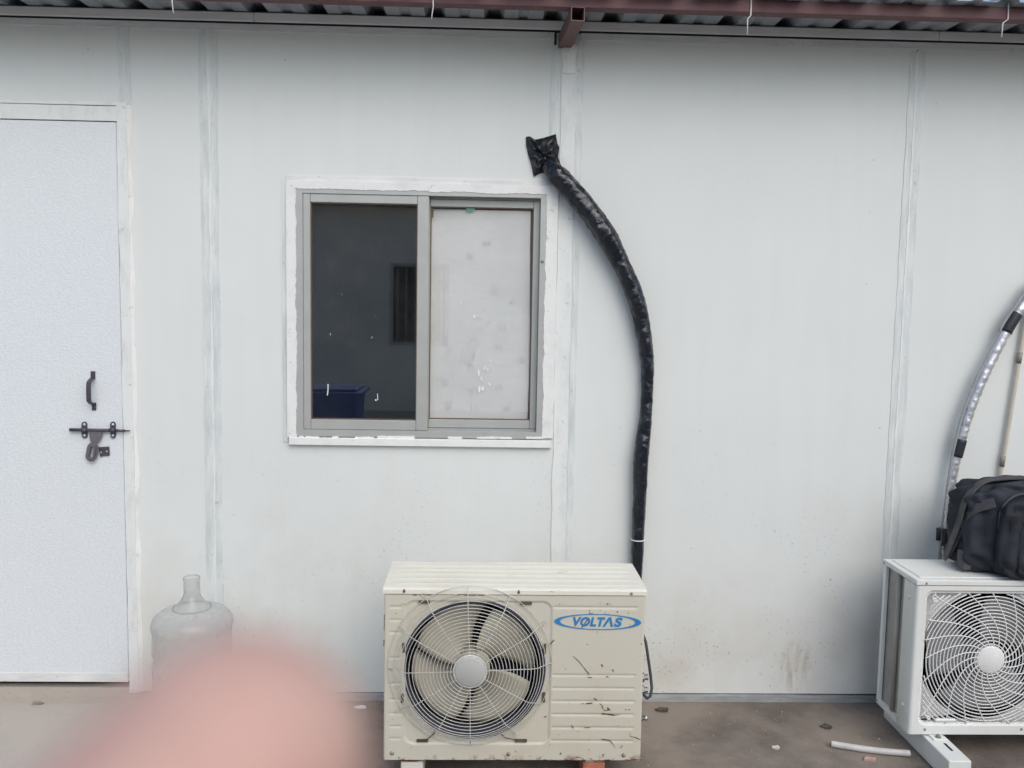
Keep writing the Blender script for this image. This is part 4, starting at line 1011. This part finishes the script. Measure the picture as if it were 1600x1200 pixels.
# ------------------------------------------------------------------ behind the camera: what the window pane mirrors
OY = -9.2
opp = thing('opposite_cabin', (0,OY,0), 'pale cabin with barred window, seen only as a reflection in the dark window pane', 'building')
ow = P(655,482,-OY); 
MB().ring(rect(-9,9,0,2.9), rect(ow.x-.42,ow.x+.42,.95,2.12), OY-.1, OY).build('wall', M['owall'], opp)
MB().box((-9,OY-3.5,0),(9,OY-3.4,2.9)).build('back_wall', M['owall'], opp)
for s_ in (-9, 8.9): MB().box((s_,OY-3.39,0),(s_+.1,OY-.101,2.9)).build('side_wall', M['owall'], opp)
MB().box((-9.2,OY-3.7,2.905),(9.2,OY+.35,2.95)).build('roof', M['roof'], opp)
ww = MB().ring(rect(ow.x-.42,ow.x+.42,.95,2.12), rect(ow.x-.37,ow.x+.37,1.0,2.07), OY-.06, OY+.02).build('window', M['alu_d'], opp)
MB().box((ow.x-.37,OY-.05,1.0),(ow.x+.37,OY-.045,2.07)).build('pane', M['oglass'], ww)
for i in range(6):
    x = ow.x-.31+i*.124; MB().box((x-.007,OY-.02,1.0),(x+.007,OY-.006,2.07)).build('bar', M['alu_d'], ww)
BY = -3.95; bc = P(522,640,-BY); tz = P(522,604,-BY).z; bw = .235
binr = thing('wheeled_bin', (bc.x,BY,0), 'blue wheeled bin mirrored at the bottom left of the dark window pane', 'bin')
def frust(x, y, z0, z1, w0, w1, d0, d1):
    v = [(x-w0,y-d0,z0),(x+w0,y-d0,z0),(x+w0,y+d0,z0),(x-w0,y+d0,z0),(x-w1,y-d1,z1),(x+w1,y-d1,z1),(x+w1,y+d1,z1),(x-w1,y+d1,z1)]
    return MB().add(v, [[0,3,2,1],[4,5,6,7],[0,1,5,4],[1,2,6,5],[2,3,7,6],[3,0,4,7]])
frust(bc.x,BY,.04,tz-.05,bw*.78,bw*.95,.19,.24).build('body', M['bin'], binr)
MB().bbox((bc.x-bw*1.12,BY-.27,tz-.049),(bc.x+bw*1.12,BY+.27,tz-.022),.008,2).bbox((bc.x-bw*.92,BY-.23,tz-.023),(bc.x+bw*.92,BY+.22,tz),.010,2).build('lid', M['bin'], binr)
MB().tube([(bc.x-bw*.8,BY-.29,tz-.06),(bc.x+bw*.8,BY-.29,tz-.06)], .014, 8).build('handle', M['bin'], binr)
for s_ in (-1, 1): MB().lathe([(0,-.02),(.08,-.02),(.09,-.012),(.09,.012),(.08,.02),(0,.02)], (bc.x+s_*bw*.86,BY-.17,.09), 20, 'X').build('wheel', M['rubber'], binr)

# ------------------------------------------------------------------ the photographer's hand, a fingertip before the lens
def hand():
    # joints in lens space: (right, up, forward) in metres
    J = []; E_ = []; RAD = []
    def j(x, y, z, r): J.append(CAM+RT*x+UP*y+FW*z); RAD.append(r); return len(J)-1
    def e(a, b): E_.append((a, b))
    wrist = j(-.075,-.190,.030,.026); palm = j(-.052,-.150,.045,.030); palm2 = j(-.038,-.118,.052,.027); arm = j(-.110,-.285,.000,.030)
    e(arm, wrist); e(wrist, palm); e(palm, palm2)
    tip = C(370,1196,.050)
    k1 = j(-.034,-.098,.040,.0112); k2 = j(-.031,-.066,.040,.0100)
    t_ = tip-CAM; tx, ty, tz_ = t_.dot(RT), t_.dot(UP), t_.dot(FW)
    k3 = j(tx-.0125,ty-.0185,tz_-.008,.0098); k4 = j(tx-.0050,ty-.0065,tz_-.003,.0091); k5 = j(tx,ty,tz_,.0078)
    for a, b in ((palm2,k1),(k1,k2),(k2,k3),(k3,k4),(k4,k5)): e(a, b)
    for dx, L, dz in ((-.020,.95,-.004),(-.039,.90,-.010),(-.056,.78,-.018)):          # middle, ring, little: curled
        a0 = j(-.026+dx,-.104+dx*.12,.054+dz,.0105); a1 = j(-.022+dx,-.072-(.95-L)*.02,.070+dz,.0092); a2 = j(-.014+dx,-.076,.092*L+dz,.0082); a3 = j(-.010+dx,-.094,.096*L+dz,.0070)
        e(palm2, a0); e(a0, a1); e(a1, a2); e(a2, a3)
    t0 = j(-.022,-.150,.036,.0135); t1 = j(.004,-.128,.040,.0110); t2 = j(.018,-.106,.046,.0095); t3 = j(.024,-.090,.050,.0078)
    for a, b in ((palm,t0),(t0,t1),(t1,t2),(t2,t3)): e(a, b)
    root = J[wrist].copy()
    mb = MB()                                              # rounded limbs, then fused into one skin
    def ball(c, r):
        mb.lathe([(r*math.cos(a), r*math.sin(a)) for a in [-math.pi/2+math.pi*q/12 for q in range(13)]], c, 20)
    for p, r in zip(J, RAD): ball(p-root, r)
    for a, b in E_: mb.tube([J[a]-root, J[b]-root], [RAD[a], RAD[b]], 20)
    for q in (.35, .7): ball(J[palm].lerp(J[k1], q)-root, .019); ball(J[palm2].lerp(J[wrist], q)-root, .026)
    so = mb.build('hand_form', None)
    md = so.modifiers.new('fuse', 'REMESH'); md.mode = 'VOXEL'; md.voxel_size = .0011
    sb = so.modifiers.new('smooth', 'SMOOTH'); sb.iterations = 8; sb.factor = .5
    dg = bpy.context.evaluated_depsgraph_get(); hm = bpy.data.meshes.new_from_object(so.evaluated_get(dg))
    me = so.data; bpy.data.objects.remove(so); bpy.data.meshes.remove(me)
    hm.name = 'hand'; hm.materials.clear(); hm.materials.append(M['skin'])
    for p in hm.polygons: p.use_smooth = True
    ho = bpy.data.objects.new('hand', hm); col.objects.link(ho); ho.location = root
    tag(ho, 'pinkish blurred fingertip of a hand held close before the lens', 'hand')
    nb = MB(); nc = tip+FW*.0062-UP*.0035                     # nail on the far side of the fingertip
    nv_ = []; nf = []
    for jx_ in range(7):
        for ix in range(7):
            u, t = ix/6*2-1, jx_/6*2-1; nv_.append(nc+RT*(u*.0052)+UP*(t*.0058)-FW*(u*u*.0020+.0008*t*t))
    for jx_ in range(6):
        for ix in range(6): q = jx_*7+ix; nf.append([q,q+1,q+8,q+7])
    nb.add(nv_, nf, True).build('fingernail', M['nail'], ho)
    b0_, b1_ = J[arm], J[wrist]; dd = (b1_-b0_)
    MB().tube([b0_-dd*1.6, b0_-dd*.5, b0_, b0_+dd*.35, b0_+dd*.40], [.052,.046,.042,.040,.037], 24).build('sleeve', M['sleeve'], ho)
hand()
